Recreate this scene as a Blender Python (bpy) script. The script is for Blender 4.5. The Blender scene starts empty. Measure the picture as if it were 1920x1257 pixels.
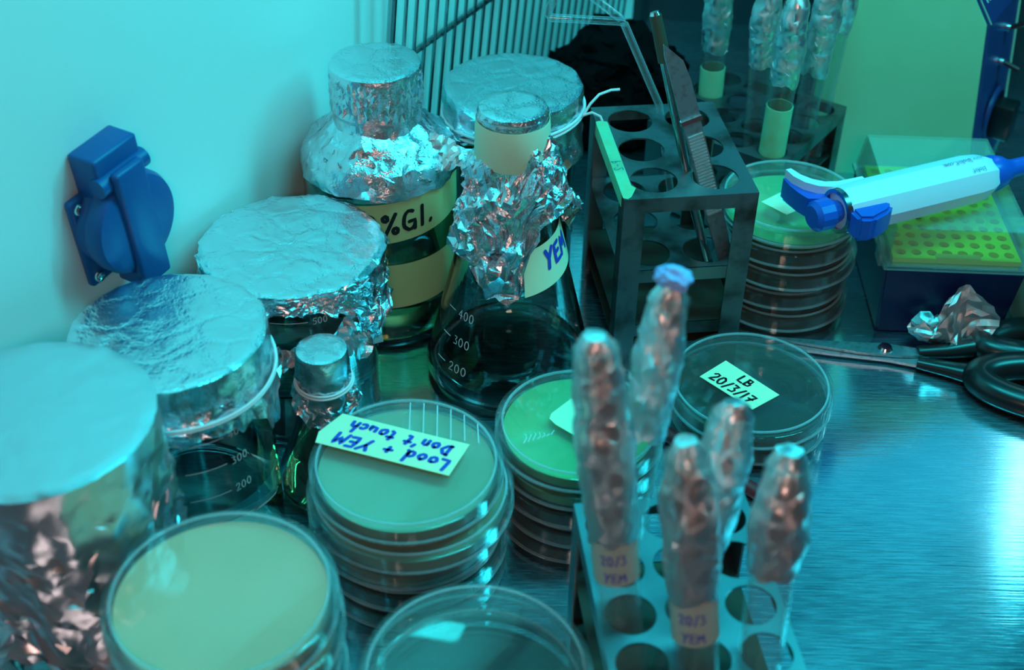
import bpy, bmesh, math, random
from mathutils import Vector, Matrix, noise
from math import sin, cos, pi, radians as rad, tan, sqrt, atan2

S = 0.001                      # everything below is written in millimetres
C = bpy.context.scene.collection
random.seed(7); noise.seed_set(5)

# ------------------------------------------------------------------ camera, light, exposure
cam_d = bpy.data.cameras.new('camera'); cam = bpy.data.objects.new('camera', cam_d); C.objects.link(cam)
cam_d.sensor_width = 36; cam_d.lens = 36*2500/1920; cam_d.clip_start = 0.02; cam_d.clip_end = 20
_p, _r = rad(38), rad(1.12)
_fw = Vector((0, cos(_p), -sin(_p))); _R0 = Vector((1, 0, 0)); _U0 = Vector((0, sin(_p), cos(_p)))
_R = cos(_r)*_R0 + sin(_r)*_U0; _U = -sin(_r)*_R0 + cos(_r)*_U0
m = Matrix((_R, _U, -_fw)).transposed().to_4x4(); m.translation = Vector((0, 0, 495))*S
cam.matrix_world = m
cam_d.dof.use_dof = True; cam_d.dof.focus_distance = 0.72; cam_d.dof.aperture_fstop = 8.5
bpy.context.scene.camera = cam

vs = bpy.context.scene.view_settings
vs.view_transform = 'Standard'; vs.look = 'None'; vs.exposure = 0.0; vs.gamma = 1.0; vs.use_curve_mapping = False

w = bpy.data.worlds.new('world'); bpy.context.scene.world = w; w.use_nodes = True
_nt = w.node_tree; _tc = _nt.nodes.new('ShaderNodeTexCoord'); _sx = _nt.nodes.new('ShaderNodeSeparateXYZ')
_mr = _nt.nodes.new('ShaderNodeMapRange'); _mr.inputs[1].default_value = -0.45; _mr.inputs[2].default_value = 0.35
_rp = _nt.nodes.new('ShaderNodeValToRGB'); _rp.color_ramp.elements[0].color = (0.052, 0.046, 0.046, 1); _rp.color_ramp.elements[1].color = (0.003, 0.15, 0.22, 1)
_nt.links.new(_tc.outputs['Generated'], _sx.inputs[0]); _nt.links.new(_sx.outputs['Y'], _mr.inputs[0])      # warm dim room in front, teal light at the back
_nt.links.new(_mr.outputs[0], _rp.inputs[0]); _nt.links.new(_rp.outputs[0], _nt.nodes['Background'].inputs[0])
w.node_tree.nodes['Background'].inputs[1].default_value = 0.64

def area(name, loc, target, sx, sy, power, col):
    l = bpy.data.lights.new(name, 'AREA'); l.shape = 'RECTANGLE'; l.size = sx*S; l.size_y = sy*S
    l.energy = power; l.color = col
    o = bpy.data.objects.new(name, l); C.objects.link(o); o.location = Vector(loc)*S
    o.rotation_euler = (Vector(target)-Vector(loc)).to_track_quat('-Z', 'Y').to_euler()
    return o
CY = (0.03, 0.80, 0.90)
area('overhead_lamp', (540, 640, 680), (40, 620, 60), 90, 420, 3.4, CY)
area('bench_fill_light', (430, 1250, 620), (160, 500, 0), 620, 260, 0.28, (0.03, 0.62, 0.90))  # added unseen light, brightens the steel bench with a broad reflection
area('rear_hood_lamp', (150, 560, 720), (-60, 620, 40), 70, 300, 2.1, CY)       # hood fluorescent
area('left_hood_lamp', (160, 420, 800), (-60, 520, 60), 120, 420, 0.9, CY)
area('room_light', (40, -260, 660), (40, 520, 60), 150, 110, 1.25, (1.0, 0.56, 0.46))   # warm room behind the photographer

# ------------------------------------------------------------------ materials
def mat(name, col, rough=0.5, metal=0.0, bump=None, spec=0.5, alpha=None, trans=0.0, sss=0.0, noise_col=None, emis=None):
    mt = bpy.data.materials.new(name); mt.use_nodes = True; nt = mt.node_tree
    b = nt.nodes['Principled BSDF']
    b.inputs['Base Color'].default_value = (*col, 1); b.inputs['Roughness'].default_value = rough
    b.inputs['Metallic'].default_value = metal; b.inputs['Specular IOR Level'].default_value = spec
    b.inputs['Transmission Weight'].default_value = trans
    if emis:
        b.inputs['Emission Color'].default_value = (*emis[0], 1); b.inputs['Emission Strength'].default_value = emis[1]
    if bump or noise_col:
        tc = nt.nodes.new('ShaderNodeTexCoord')
    if bump:
        sc, st, dist, det = bump
        n = nt.nodes.new('ShaderNodeTexNoise'); n.inputs['Scale'].default_value = sc; n.inputs['Detail'].default_value = det
        bp = nt.nodes.new('ShaderNodeBump'); bp.inputs['Strength'].default_value = st; bp.inputs['Distance'].default_value = dist
        nt.links.new(tc.outputs['Object'], n.inputs['Vector']); nt.links.new(n.outputs['Fac'], bp.inputs['Height'])
        nt.links.new(bp.outputs['Normal'], b.inputs['Normal'])
    if noise_col:
        sc, c2, lo, hi = noise_col
        n = nt.nodes.new('ShaderNodeTexNoise'); n.inputs['Scale'].default_value = sc; n.inputs['Detail'].default_value = 5
        r = nt.nodes.new('ShaderNodeValToRGB'); r.color_ramp.elements[0].position = lo; r.color_ramp.elements[1].position = hi
        r.color_ramp.elements[0].color = (*col, 1); r.color_ramp.elements[1].color = (*c2, 1)
        nt.links.new(tc.outputs['Object'], n.inputs['Vector']); nt.links.new(n.outputs['Fac'], r.inputs['Fac'])
        nt.links.new(r.outputs['Color'], b.inputs['Base Color'])
    return mt

def thin_glass(name, tint, rough=0.02, ior=1.45, haze=0.0, haze_col=(1, 1, 1), edge=0.0):
    """thin clear wall: transparent + fresnel gloss, a little scatter and a tinted thicker look at grazing angles"""
    mt = bpy.data.materials.new(name); mt.use_nodes = True; nt = mt.node_tree
    for n in list(nt.nodes): nt.nodes.remove(n)
    out = nt.nodes.new('ShaderNodeOutputMaterial'); tr = nt.nodes.new('ShaderNodeBsdfTransparent')
    gl = nt.nodes.new('ShaderNodeBsdfGlossy'); gl.inputs['Roughness'].default_value = rough
    fc = nt.nodes.new('ShaderNodeLayerWeight'); fc.inputs['Blend'].default_value = 0.5
    pw = nt.nodes.new('ShaderNodeMath'); pw.operation = 'POWER'; pw.inputs[1].default_value = 4.2
    fr = nt.nodes.new('ShaderNodeMath'); fr.operation = 'MULTIPLY_ADD'; f0 = ((ior-1)/(ior+1))**2
    fr.inputs[1].default_value = 0.9-f0; fr.inputs[2].default_value = f0
    nt.links.new(fc.outputs['Facing'], pw.inputs[0]); nt.links.new(pw.outputs[0], fr.inputs[0])
    tr.inputs['Color'].default_value = (*tint, 1)
    df = nt.nodes.new('ShaderNodeBsdfDiffuse'); df.inputs['Color'].default_value = (*haze_col, 1)
    lw = nt.nodes.new('ShaderNodeLayerWeight'); lw.inputs['Blend'].default_value = 0.25
    ma = nt.nodes.new('ShaderNodeMath'); ma.operation = 'MULTIPLY_ADD'
    ma.inputs[1].default_value = edge; ma.inputs[2].default_value = haze
    nt.links.new(lw.outputs['Facing'], ma.inputs[0])
    m1 = nt.nodes.new('ShaderNodeMixShader'); m2 = nt.nodes.new('ShaderNodeMixShader')
    nt.links.new(ma.outputs[0], m1.inputs[0]); nt.links.new(tr.outputs[0], m1.inputs[1]); nt.links.new(df.outputs[0], m1.inputs[2])
    nt.links.new(fr.outputs[0], m2.inputs[0]); nt.links.new(m1.outputs[0], m2.inputs[1]); nt.links.new(gl.outputs[0], m2.inputs[2])
    nt.links.new(m2.outputs[0], out.inputs['Surface'])
    return mt

def foil_mat(name, col, rough, cell, strength, cell2=900.0):
    mt = bpy.data.materials.new(name); mt.use_nodes = True; nt = mt.node_tree
    b = nt.nodes['Principled BSDF']; b.inputs['Base Color'].default_value = (*col, 1)
    b.inputs['Metallic'].default_value = 1.0; b.inputs['Roughness'].default_value = rough
    tc = nt.nodes.new('ShaderNodeTexCoord')
    nz = nt.nodes.new('ShaderNodeTexNoise'); nz.inputs['Scale'].default_value = cell*0.8; nz.inputs['Detail'].default_value = 3
    mx = nt.nodes.new('ShaderNodeVectorMath'); mx.operation = 'MULTIPLY_ADD'
    mx.inputs[1].default_value = (0.006, 0.006, 0.006)
    nt.links.new(nz.outputs['Color'], mx.inputs[0]); nt.links.new(tc.outputs['Object'], mx.inputs[2])
    v = nt.nodes.new('ShaderNodeTexVoronoi'); v.feature = 'DISTANCE_TO_EDGE'; v.inputs['Scale'].default_value = cell
    n = nt.nodes.new('ShaderNodeTexNoise'); n.inputs['Scale'].default_value = cell2; n.inputs['Detail'].default_value = 4
    nt.links.new(mx.outputs[0], v.inputs['Vector']); nt.links.new(tc.outputs['Object'], n.inputs['Vector'])
    mn = nt.nodes.new('ShaderNodeMath'); mn.operation = 'MINIMUM'; mn.inputs[1].default_value = 0.14
    nt.links.new(v.outputs['Distance'], mn.inputs[0])
    b1 = nt.nodes.new('ShaderNodeBump'); b1.inputs['Strength'].default_value = strength; b1.inputs['Distance'].default_value = 0.004
    b2 = nt.nodes.new('ShaderNodeBump'); b2.inputs['Strength'].default_value = strength*0.5; b2.inputs['Distance'].default_value = 0.0006
    nt.links.new(mn.outputs[0], b1.inputs['Height']); nt.links.new(n.outputs['Fac'], b2.inputs['Height'])
    nt.links.new(b1.outputs['Normal'], b2.inputs['Normal']); nt.links.new(b2.outputs['Normal'], b.inputs['Normal'])
    return mt

def steel_mat(name, col, rough, scratches=True, dirt=None, table=False):
    mt = bpy.data.materials.new(name); mt.use_nodes = True; nt = mt.node_tree; L = nt.links.new
    b = nt.nodes['Principled BSDF']; b.inputs['Metallic'].default_value = 1.0
    tc = nt.nodes.new('ShaderNodeTexCoord')
    n0 = nt.nodes.new('ShaderNodeTexNoise'); n0.inputs['Scale'].default_value = 9; n0.inputs['Detail'].default_value = 6
    L(tc.outputs['Object'], n0.inputs['Vector'])
    r = nt.nodes.new('ShaderNodeValToRGB'); e = r.color_ramp.elements
    e[0].position = 0.35; e[1].position = 0.7
    e[0].color = (*[c*0.8 for c in col], 1); e[1].color = (*col, 1)
    if dirt:
        e[0].color = (*dirt, 1); e[0].position = 0.33; e[1].position = 0.52; n0.inputs['Scale'].default_value = 45
    L(n0.outputs['Fac'], r.inputs['Fac']); L(r.outputs['Color'], b.inputs['Base Color'])
    mr = nt.nodes.new('ShaderNodeMapRange'); mr.inputs[3].default_value = rough*0.8; mr.inputs[4].default_value = rough*1.35
    L(n0.outputs['Fac'], mr.inputs[0]); L(mr.outputs[0], b.inputs['Roughness'])
    if scratches:
        hs = []
        for ang, sc, st in ((0.10, 70, 1.0), (-0.06, 160, 0.7), (0.5, 50, 0.25)):
            mp = nt.nodes.new('ShaderNodeMapping'); mp.inputs['Rotation'].default_value = (0, 0, ang)
            mp.inputs['Scale'].default_value = (0.06, 1.6, 1)
            n = nt.nodes.new('ShaderNodeTexNoise'); n.inputs['Scale'].default_value = sc*4; n.inputs['Detail'].default_value = 3
            L(tc.outputs['Object'], mp.inputs['Vector']); L(mp.outputs[0], n.inputs['Vector'])
            q = nt.nodes.new('ShaderNodeMath'); q.operation = 'MULTIPLY'; q.inputs[1].default_value = st
            L(n.outputs['Fac'], q.inputs[0]); hs.append(q)
        a = nt.nodes.new('ShaderNodeMath'); L(hs[0].outputs[0], a.inputs[0]); L(hs[1].outputs[0], a.inputs[1])
        a2 = nt.nodes.new('ShaderNodeMath'); L(a.outputs[0], a2.inputs[0]); L(hs[2].outputs[0], a2.inputs[1])
        bp = nt.nodes.new('ShaderNodeBump'); bp.inputs['Strength'].default_value = 0.13; bp.inputs['Distance'].default_value = 0.0005
        L(a2.outputs[0], bp.inputs['Height']); L(bp.outputs['Normal'], b.inputs['Normal'])
    if table:
        g2 = nt.nodes.new('ShaderNodeBsdfGlossy'); g2.inputs['Roughness'].default_value = 0.52; g2.inputs['Color'].default_value = (0.50, 0.72, 0.85, 1)
        mp = nt.nodes.new('ShaderNodeMapping'); mp.inputs['Scale'].default_value = (0.10, 1.5, 1); mp.inputs['Rotation'].default_value = (0, 0, 0.10)
        n = nt.nodes.new('ShaderNodeTexNoise'); n.inputs['Scale'].default_value = 620; n.inputs['Detail'].default_value = 6
        ad = nt.nodes.new('ShaderNodeMath'); ad.operation = 'ADD'
        mr2 = nt.nodes.new('ShaderNodeMapRange'); mr2.inputs[1].default_value = 0.75; mr2.inputs[2].default_value = 1.35; mr2.inputs[3].default_value = 0.03; mr2.inputs[4].default_value = 0.42
        ms = nt.nodes.new('ShaderNodeMixShader')
        L(tc.outputs['Object'], mp.inputs['Vector']); L(mp.outputs[0], n.inputs['Vector']); L(n.outputs['Fac'], ad.inputs[0]); L(n0.outputs['Fac'], ad.inputs[1])
        L(ad.outputs[0], mr2.inputs[0]); L(mr2.outputs[0], ms.inputs[0]); L(b.outputs[0], ms.inputs[1]); L(g2.outputs[0], ms.inputs[2]); L(bp.outputs['Normal'], g2.inputs['Normal'])
        L(ms.outputs[0], nt.nodes['Material Output'].inputs['Surface'])
    return mt

M = dict(
    wall=mat('pale_wall_paint', (0.64, 0.94, 0.92), 0.42, spec=0.3, bump=(60, 0.08, 0.001, 3)),
    dark=mat('dark_panel_paint', (0.006, 0.016, 0.024), 0.6, bump=(40, 0.1, 0.001, 2)),
    darkblue=mat('dark_blue_panel', (0.006, 0.02, 0.035), 0.5),
    black=mat('black_cloth', (0.004, 0.005, 0.006), 0.9, spec=0.04, bump=(90, 0.4, 0.002, 4)),
    table=steel_mat('brushed_steel_table', (0.58, 0.78, 0.88), 0.11, table=True),
    steel=steel_mat('worn_rack_steel', (0.27, 0.28, 0.29), 0.38, False, dirt=(0.13, 0.09, 0.075)),
    shelf_shade=mat('shaded_shelf_steel', (0.09, 0.07, 0.05), 0.6, 0.6, noise_col=(60, (0.05, 0.05, 0.045), 0.4, 0.7)),  # dark tone put into the shelves for the shade seen through the holes
    steel2=steel_mat('clean_rack_steel', (0.22, 0.34, 0.38), 0.36, False),
    wire=mat('chromed_wire', (0.35, 0.42, 0.44), 0.22, 1.0),
    chrome=mat('polished_chrome', (0.75, 0.75, 0.78), 0.14, 1.0),
    blade=mat('scalpel_steel', (0.40, 0.50, 0.55), 0.45, 1.0, noise_col=(300, (0.30, 0.28, 0.27), 0.5, 0.75)),
    grip=mat('ridged_grip_steel', (0.95, 0.93, 0.93), 0.45, 1.0),
    foil_s=foil_mat('smooth_foil', (0.70, 0.74, 0.80), 0.34, 40, 0.08),
    foil_c=foil_mat('crumpled_foil', (0.88, 0.88, 0.90), 0.30, 120, 0.35),
    foil_m=foil_mat('creased_foil', (0.78, 0.80, 0.86), 0.25, 60, 0.42),
    glass=thin_glass('clear_glass', (0.90, 0.97, 0.965), 0.02, 1.42, 0.015, (0.8, 0.9, 0.95), 0.10),
    glassr=mat('lab_glass', (0.93, 0.99, 0.98), 0.0, trans=1.0),
    waterr=mat('clear_liquid_body', (0.80, 0.96, 0.95), 0.0, trans=1.0),
    amberr=mat('amber_liquid_body', (0.55, 0.62, 0.22), 0.0, trans=1.0),
    dish=thin_glass('clear_polystyrene', (0.95, 0.985, 0.98), 0.045, 1.55, 0.004, (0.8, 0.95, 0.95), 0.10),
    lit_rim=thin_glass('lit_rim_plastic', (0.85, 0.97, 0.97), 0.10, 1.6, 0.20, (0.75, 0.95, 1.0), 0.35),  # pale haze painted in for the light caught along the lid edges
    lidplastic=thin_glass('frosted_clear_lid', (0.85, 0.96, 0.94), 0.10, 1.45, 0.09, (0.65, 0.85, 0.75), 0.28),
    rodglass=thin_glass('glass_rod_material', (0.70, 0.88, 0.9), 0.03, 1.55, 0.05, (0.8, 0.95, 1.0), 0.5),
    water=thin_glass('clear_liquid', (0.80, 0.93, 0.93), 0.02, 1.33, 0.02, (0.6, 0.8, 0.8), 0.0),
    amber=thin_glass('amber_liquid', (0.62, 0.52, 0.22), 0.02, 1.33, 0.22, (0.42, 0.36, 0.12), 0.0),
    brown=thin_glass('brown_liquid', (0.35, 0.22, 0.10), 0.02, 1.33, 0.35, (0.16, 0.09, 0.04), 0.0),
    agar_cream=mat('cream_agar', (0.90, 0.62, 0.38), 0.35, spec=0.4, noise_col=(30, (0.80, 0.57, 0.34), 0.3, 0.7)),
    agar_tan=mat('tan_agar', (0.42, 0.52, 0.36), 0.3, spec=0.4, noise_col=(25, (0.34, 0.44, 0.28), 0.3, 0.7)),
    agar_green=mat('yellow_green_agar', (0.22, 0.62, 0.26), 0.3, spec=0.4, noise_col=(25, (0.14, 0.45, 0.16), 0.35, 0.7)),
    agar_clear=thin_glass('clear_dark_agar', (0.45, 0.50, 0.40), 0.06, 1.34, 0.12, (0.20, 0.28, 0.22), 0.0),
    agar_amber=thin_glass('amber_agar', (0.55, 0.45, 0.25), 0.06, 1.34, 0.3, (0.40, 0.30, 0.10), 0.0),
    tape=mat('masking_tape_pale', (0.88, 0.96, 0.64), 0.6, spec=0.25, bump=(700, 0.15, 0.0003, 3)),
    tape_tan=mat('masking_tape_tan', (0.84, 0.84, 0.60), 0.65, spec=0.2, bump=(500, 0.3, 0.0003, 4)),
    tape_olive=mat('masking_tape_olive', (0.58, 0.66, 0.30), 0.65, spec=0.2, bump=(500, 0.3, 0.0003, 4)),
    tape_grey=mat('masking_tape_grey', (0.45, 0.58, 0.52), 0.65, spec=0.2),
    tape_green=mat('masking_tape_green', (0.22, 0.68, 0.42), 0.65, spec=0.2, noise_col=(120, (0.28, 0.58, 0.30), 0.35, 0.7)),
    ink_blue=mat('blue_marker_ink', (0.02, 0.08, 0.60), 0.4),
    ink_black=mat('black_marker_ink', (0.012, 0.012, 0.015), 0.4),
    ink_grey=mat('grey_printed_ink', (0.05, 0.20, 0.32), 0.4),
    print_white=mat('white_enamel_print', (0.75, 0.85, 0.88), 0.5),
    blue=mat('blue_outlet_plastic', (0.008, 0.10, 0.33), 0.38, spec=0.45, bump=(400, 0.06, 0.0004, 2)),
    blue2=mat('bright_blue_plastic', (0.008, 0.11, 0.60), 0.3, spec=0.5),
    navy=mat('navy_box_plastic', (0.006, 0.010, 0.075), 0.35, spec=0.5),
    pale=mat('pale_pipette_plastic', (0.72, 0.86, 1.0), 0.38, spec=0.4),
    yellow=mat('yellow_green_rack_plastic', (0.85, 0.80, 0.02), 0.45, emis=None),
    yellowdark=mat('olive_tip_plastic', (0.45, 0.50, 0.02), 0.5),
    orange=mat('tan_rack_print', (0.85, 0.45, 0.06), 0.5),
    machine=mat('pale_yellow_enamel', (0.34, 0.70, 0.42), 0.5, spec=0.3, noise_col=(9, (0.30, 0.58, 0.30), 0.35, 0.75), bump=(900, 0.1, 0.0003, 2)),
    panel=mat('navy_front_panel', (0.02, 0.04, 0.16), 0.4),
    rubber=mat('black_rubber', (0.010, 0.012, 0.014), 0.28, spec=0.6),
    knob=mat('dark_switch_plastic', (0.05, 0.012, 0.012), 0.4),
    string=mat('white_string', (0.85, 0.88, 0.90), 0.8, spec=0.2, bump=(1500, 0.5, 0.0004, 2)),
    cotton=mat('cotton_plug', (0.35, 0.55, 1.0), 0.95, spec=0.05, bump=(600, 0.8, 0.001, 4)),
    red=mat('dark_red_wood', (0.30, 0.03, 0.04), 0.35),
    greenbox=mat('pale_green_plastic', (0.35, 0.62, 0.42), 0.5),
    brownrub=mat('brown_sleeve', (0.06, 0.05, 0.03), 0.5),
)

# ------------------------------------------------------------------ helpers
def V(*a): return Vector(a)
def link(name, me, m, parent=None, loc=None, rot=None, smooth=35, label=None, cat=None, group=None, kind=None):
    o = bpy.data.objects.new(name, me); C.objects.link(o)
    if m is not None: me.materials.append(m)
    if smooth is not None:
        me.shade_smooth(); me.set_sharp_from_angle(angle=rad(smooth))
    if parent is not None: o.parent = parent
    if loc is not None: o.location = Vector(loc)*S
    if rot is not None: o.rotation_euler = rot
    tagit(o, label, cat, group, kind)
    return o
def tagit(o, label=None, cat=None, group=None, kind=None):
    if label: o['label'] = label
    if cat: o['category'] = cat
    if group: o['group'] = group
    if kind: o['kind'] = kind
def obj(name, bm, m, parent=None, **k):
    for v in bm.verts: v.co *= S
    me = bpy.data.meshes.new(name); bm.normal_update(); bm.to_mesh(me); bm.free()
    return link(name, me, m, parent, **k)
def thing(name, label, cat, loc=(0, 0, 0), rz=0.0, group=None, rot=None):
    o = bpy.data.objects.new(name, None); C.objects.link(o); o.empty_display_size = 0.01
    o.location = Vector(loc)*S; o.rotation_euler = rot if rot else (0, 0, rz)
    tagit(o, label, cat, group); return o
def copy_tree(o, parent=None):
    c = o.copy(); C.objects.link(c); c.parent = parent
    for ch in [x for x in bpy.data.objects if x.parent == o and x != c]:
        copy_tree(ch, c)
    return c

def NB(): return bmesh.new()
def box(bm, x0, x1, y0, y1, z0, z1, mx=None):
    vs_ = [bm.verts.new((x, y, z)) for z in (z0, z1) for y in (y0, y1) for x in (x0, x1)]
    if mx is not None:
        for v in vs_: v.co = mx @ v.co
    for f in ((0, 2, 3, 1), (4, 5, 7, 6), (0, 1, 5, 4), (2, 6, 7, 3), (0, 4, 6, 2), (1, 3, 7, 5)):
        bm.faces.new([vs_[i] for i in f])
    return vs_
def rbox(bm, x0, x1, y0, y1, z0, z1, bev=0.5, seg=2, mx=None):
    b2 = bmesh.new(); box(b2, x0, x1, y0, y1, z0, z1)
    bmesh.ops.bevel(b2, geom=b2.edges[:], offset=bev, segments=seg, affect='EDGES', profile=0.5)
    merge(bm, b2, mx)
def merge(bm, b2, mx=None):
    me = bpy.data.meshes.new('tmp'); b2.to_mesh(me); b2.free()
    n0 = len(bm.verts); bm.from_mesh(me); bpy.data.meshes.remove(me)
    if mx is not None:
        bm.verts.ensure_lookup_table()
        for v in bm.verts[n0:]: v.co = mx @ v.co
def lathe(bm, prof, seg=96, closed=False, cx=0, cy=0, cap0=False, cap1=False, mx=None):
    rings = []
    for r, z in prof:
        if r < 1e-6: rings.append([bm.verts.new((cx, cy, z))])
        else: rings.append([bm.verts.new((cx+r*cos(2*pi*i/seg), cy+r*sin(2*pi*i/seg), z)) for i in range(seg)])
    prs = list(zip(rings, rings[1:])) + ([(rings[-1], rings[0])] if closed else [])
    for a, b in prs:
        if len(a) == 1 and len(b) == 1: continue
        for i in range(seg):
            j = (i+1) % seg
            if len(a) == 1: bm.faces.new((a[0], b[j], b[i]))
            elif len(b) == 1: bm.faces.new((a[i], a[j], b[0]))
            else: bm.faces.new((a[i], a[j], b[j], b[i]))
    if cap0 and len(rings[0]) > 1: bm.faces.new(rings[0][::-1])
    if cap1 and len(rings[-1]) > 1: bm.faces.new(rings[-1])
    if mx is not None:
        for rg in rings:
            for v in rg: v.co = mx @ v.co
def tube(bm, pts, r, seg=10, closed=False, flat=1.0, up=None):
    pts = [Vector(p) for p in pts]; n = len(pts); rings = []
    rr = r if isinstance(r, (list, tuple)) else [r]*n
    nrm = None
    for i, p in enumerate(pts):
        if closed: t = (pts[(i+1) % n]-pts[i-1]).normalized()
        else: t = (pts[min(i+1, n-1)]-pts[max(i-1, 0)]).normalized()
        if up is not None: u_ = Vector(up); u_ = (u_-t*u_.dot(t)).normalized()
        elif nrm is None:
            u_ = t.orthogonal().normalized()
        else: u_ = (nrm-t*nrm.dot(t)).normalized()
        nrm = u_; v_ = t.cross(u_)
        rings.append([bm.verts.new(p+u_*cos(2*pi*k/seg)*rr[i]*flat+v_*sin(2*pi*k/seg)*rr[i]) for k in range(seg)])
    for a, b in list(zip(rings, rings[1:])) + ([(rings[-1], rings[0])] if closed else []):
        for k in range(seg):
            bm.faces.new((a[k], a[(k+1) % seg], b[(k+1) % seg], b[k]))
    if not closed:
        bm.faces.new(rings[0][::-1]); bm.faces.new(rings[-1])
def prism(bm, pts, z0, z1, mx=None):
    a = [bm.verts.new((x, y, z0)) for x, y in pts]; b = [bm.verts.new((x, y, z1)) for x, y in pts]
    bm.faces.new(a[::-1]); bm.faces.new(b)
    for i in range(len(pts)):
        j = (i+1) % len(pts); bm.faces.new((a[i], a[j], b[j], b[i]))
    if mx is not None:
        for v in a+b: v.co = mx @ v.co
def frame(origin, xdir, zdir):
    x = Vector(xdir).normalized(); z = Vector(zdir); z = (z-x*z.dot(x)).normalized(); y = z.cross(x)
    m_ = Matrix((x, y, z)).transposed().to_4x4(); m_.translation = Vector(origin); return m_

# hand lettering ----------------------------------------------------
def arc(cx, cy, rx, ry, a0, a1, n=9): return [(cx+rx*cos(rad(a0+(a1-a0)*i/n)), cy+ry*sin(rad(a0+(a1-a0)*i/n))) for i in range(n+1)]
G = {
 'L': (.55, [[(.08, 1), (.05, .05), (.5, .02)]]),
 'o': (.5, [arc(.22, .27, .2, .25, 90, 450)]),
 'a': (.5, [arc(.22, .25, .2, .24, 60, 400), [(.42, .5), (.42, .1), (.5, 0)]]),
 'd': (.55, [arc(.22, .26, .2, .25, 60, 400), [(.42, 1), (.42, .05), (.52, 0)]]),
 '+': (.55, [[(.05, .4), (.5, .42)], [(.27, .65), (.28, .15)]]),
 'Y': (.6, [[(.05, 1), (.28, .5)], [(.58, 1), (.28, .5), (.12, 0)]]),
 'E': (.55, [[(.5, .98), (.1, .95), (.08, .5), (.05, .03), (.5, .05)], [(.08, .5), (.42, .52)]]),
 'M': (.75, [[(.02, 0), (.12, .95), (.35, .35), (.6, .98), (.68, 0)]]),
 'D': (.65, [[(.1, .95), (.08, .03)], [(.02, .95), (.35, .9), (.56, .5), (.35, .08), (.02, .03)]]),
 'n': (.5, [[(.05, .5), (.06, 0)], [(.06, .35), (.2, .5), (.36, .42), (.4, 0)]]),
 "'": (.2, [[(.1, 1), (.05, .75)]]),
 't': (.42, [[(.2, .9), (.18, .1), (.35, .02)], [(.0, .6), (.4, .62)]]),
 'u': (.5, [[(.05, .5), (.08, .08), (.25, .02), (.4, .15), (.42, .5), (.44, .02)]]),
 'c': (.42, [arc(.24, .26, .2, .24, 50, 310)]),
 'h': (.5, [[(.06, 1), (.06, 0)], [(.06, .32), (.22, .5), (.38, .4), (.42, 0)]]),
 'B': (.6, [[(.1, .97), (.07, .03)], [(.05, .97), (.42, .92), (.42, .58), (.1, .52), (.52, .42), (.48, .08), (.05, .03)]]),
 '2': (.55, [[(.06, .78), (.2, .97), (.42, .9), (.42, .62), (.05, .03), (.5, .06)]]),
 '0': (.58, [arc(.26, .5, .22, .47, 90, 450, 12)]),
 '/': (.4, [[(.34, 1), (.02, -.05)]]),
 '3': (.5, [[(.06, .92), (.4, .9), (.2, .55), (.44, .38), (.36, .06), (.04, .06)]]),
 '1': (.3, [[(.15, .97), (.12, .02)]]),
 '4': (.58, [[(.36, .02), (.38, .98), (.04, .34), (.54, .34)]]),
 '5': (.55, [[(.46, .95), (.12, .95), (.08, .55), (.36, .58), (.46, .3), (.3, .04), (.04, .08)]]),
 '7': (.5, [[(.05, .92), (.46, .95), (.18, .02)], [(.1, .5), (.42, .5)]]),
 'G': (.68, [arc(.33, .5, .28, .47, 55, 330, 12), [(.3, .42), (.58, .42), (.55, .02)]]),
 'A': (.62, [[(.03, 0), (.28, .98), (.55, 0)], [(.12, .35), (.48, .37)]]),
 '%': (.75, [[(.6, 1.0), (.12, -.05)], arc(.16, .8, .11, .14, 0, 360), arc(.58, .14, .11, .14, 0, 360)]),
 'l': (.25, [[(.1, 1), (.1, .03)]]), 'I': (.25, [[(.1, 1), (.1, .03)]]),
 'i': (.22, [[(.1, .5), (.1, .02)], [(.1, .72), (.1, .78)]]),
 '.': (.25, [[(.08, .04), (.14, .1)]]), '-': (.45, [[(.05, .45), (.38, .47)]]),
 'P': (.55, [[(.08, 0), (.1, .97)], [(.05, .95), (.42, .88), (.42, .55), (.1, .48)]]),
 'S': (.55, [[(.45, .85), (.25, .98), (.08, .78), (.42, .35), (.3, .03), (.04, .15)]]),
 'w': (.65, [[(.03, .5), (.15, .03), (.3, .45), (.45, .03), (.58, .5)]]),
 'm': (.7, [[(.05, .5), (.06, 0)], [(.06, .35), (.2, .5), (.32, .4), (.33, 0)], [(.33, .35), (.48, .5), (.6, .4), (.62, 0)]]),
 'b': (.5, [[(.06, 1), (.06, .03)], arc(.26, .27, .2, .24, 150, -150)]),
 'r': (.38, [[(.05, .5), (.06, 0)], [(.06, .3), (.2, .48), (.34, .45)]]),
 's': (.4, [[(.34, .42), (.18, .5), (.06, .38), (.32, .16), (.2, 0), (.03, .06)]]),
 'p': (.5, [[(.06, .5), (.06, -.35)], arc(.26, .25, .2, .24, 150, -150)]),
 'e': (.45, [[(.05, .26), (.4, .3)], arc(.23, .25, .19, .24, 10, 320)]),
 '9': (.5, [arc(.25, .7, .2, .26, 0, 360), [(.45, .7), (.4, .02)]]),
 ' ': (.4, []),
}
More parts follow.
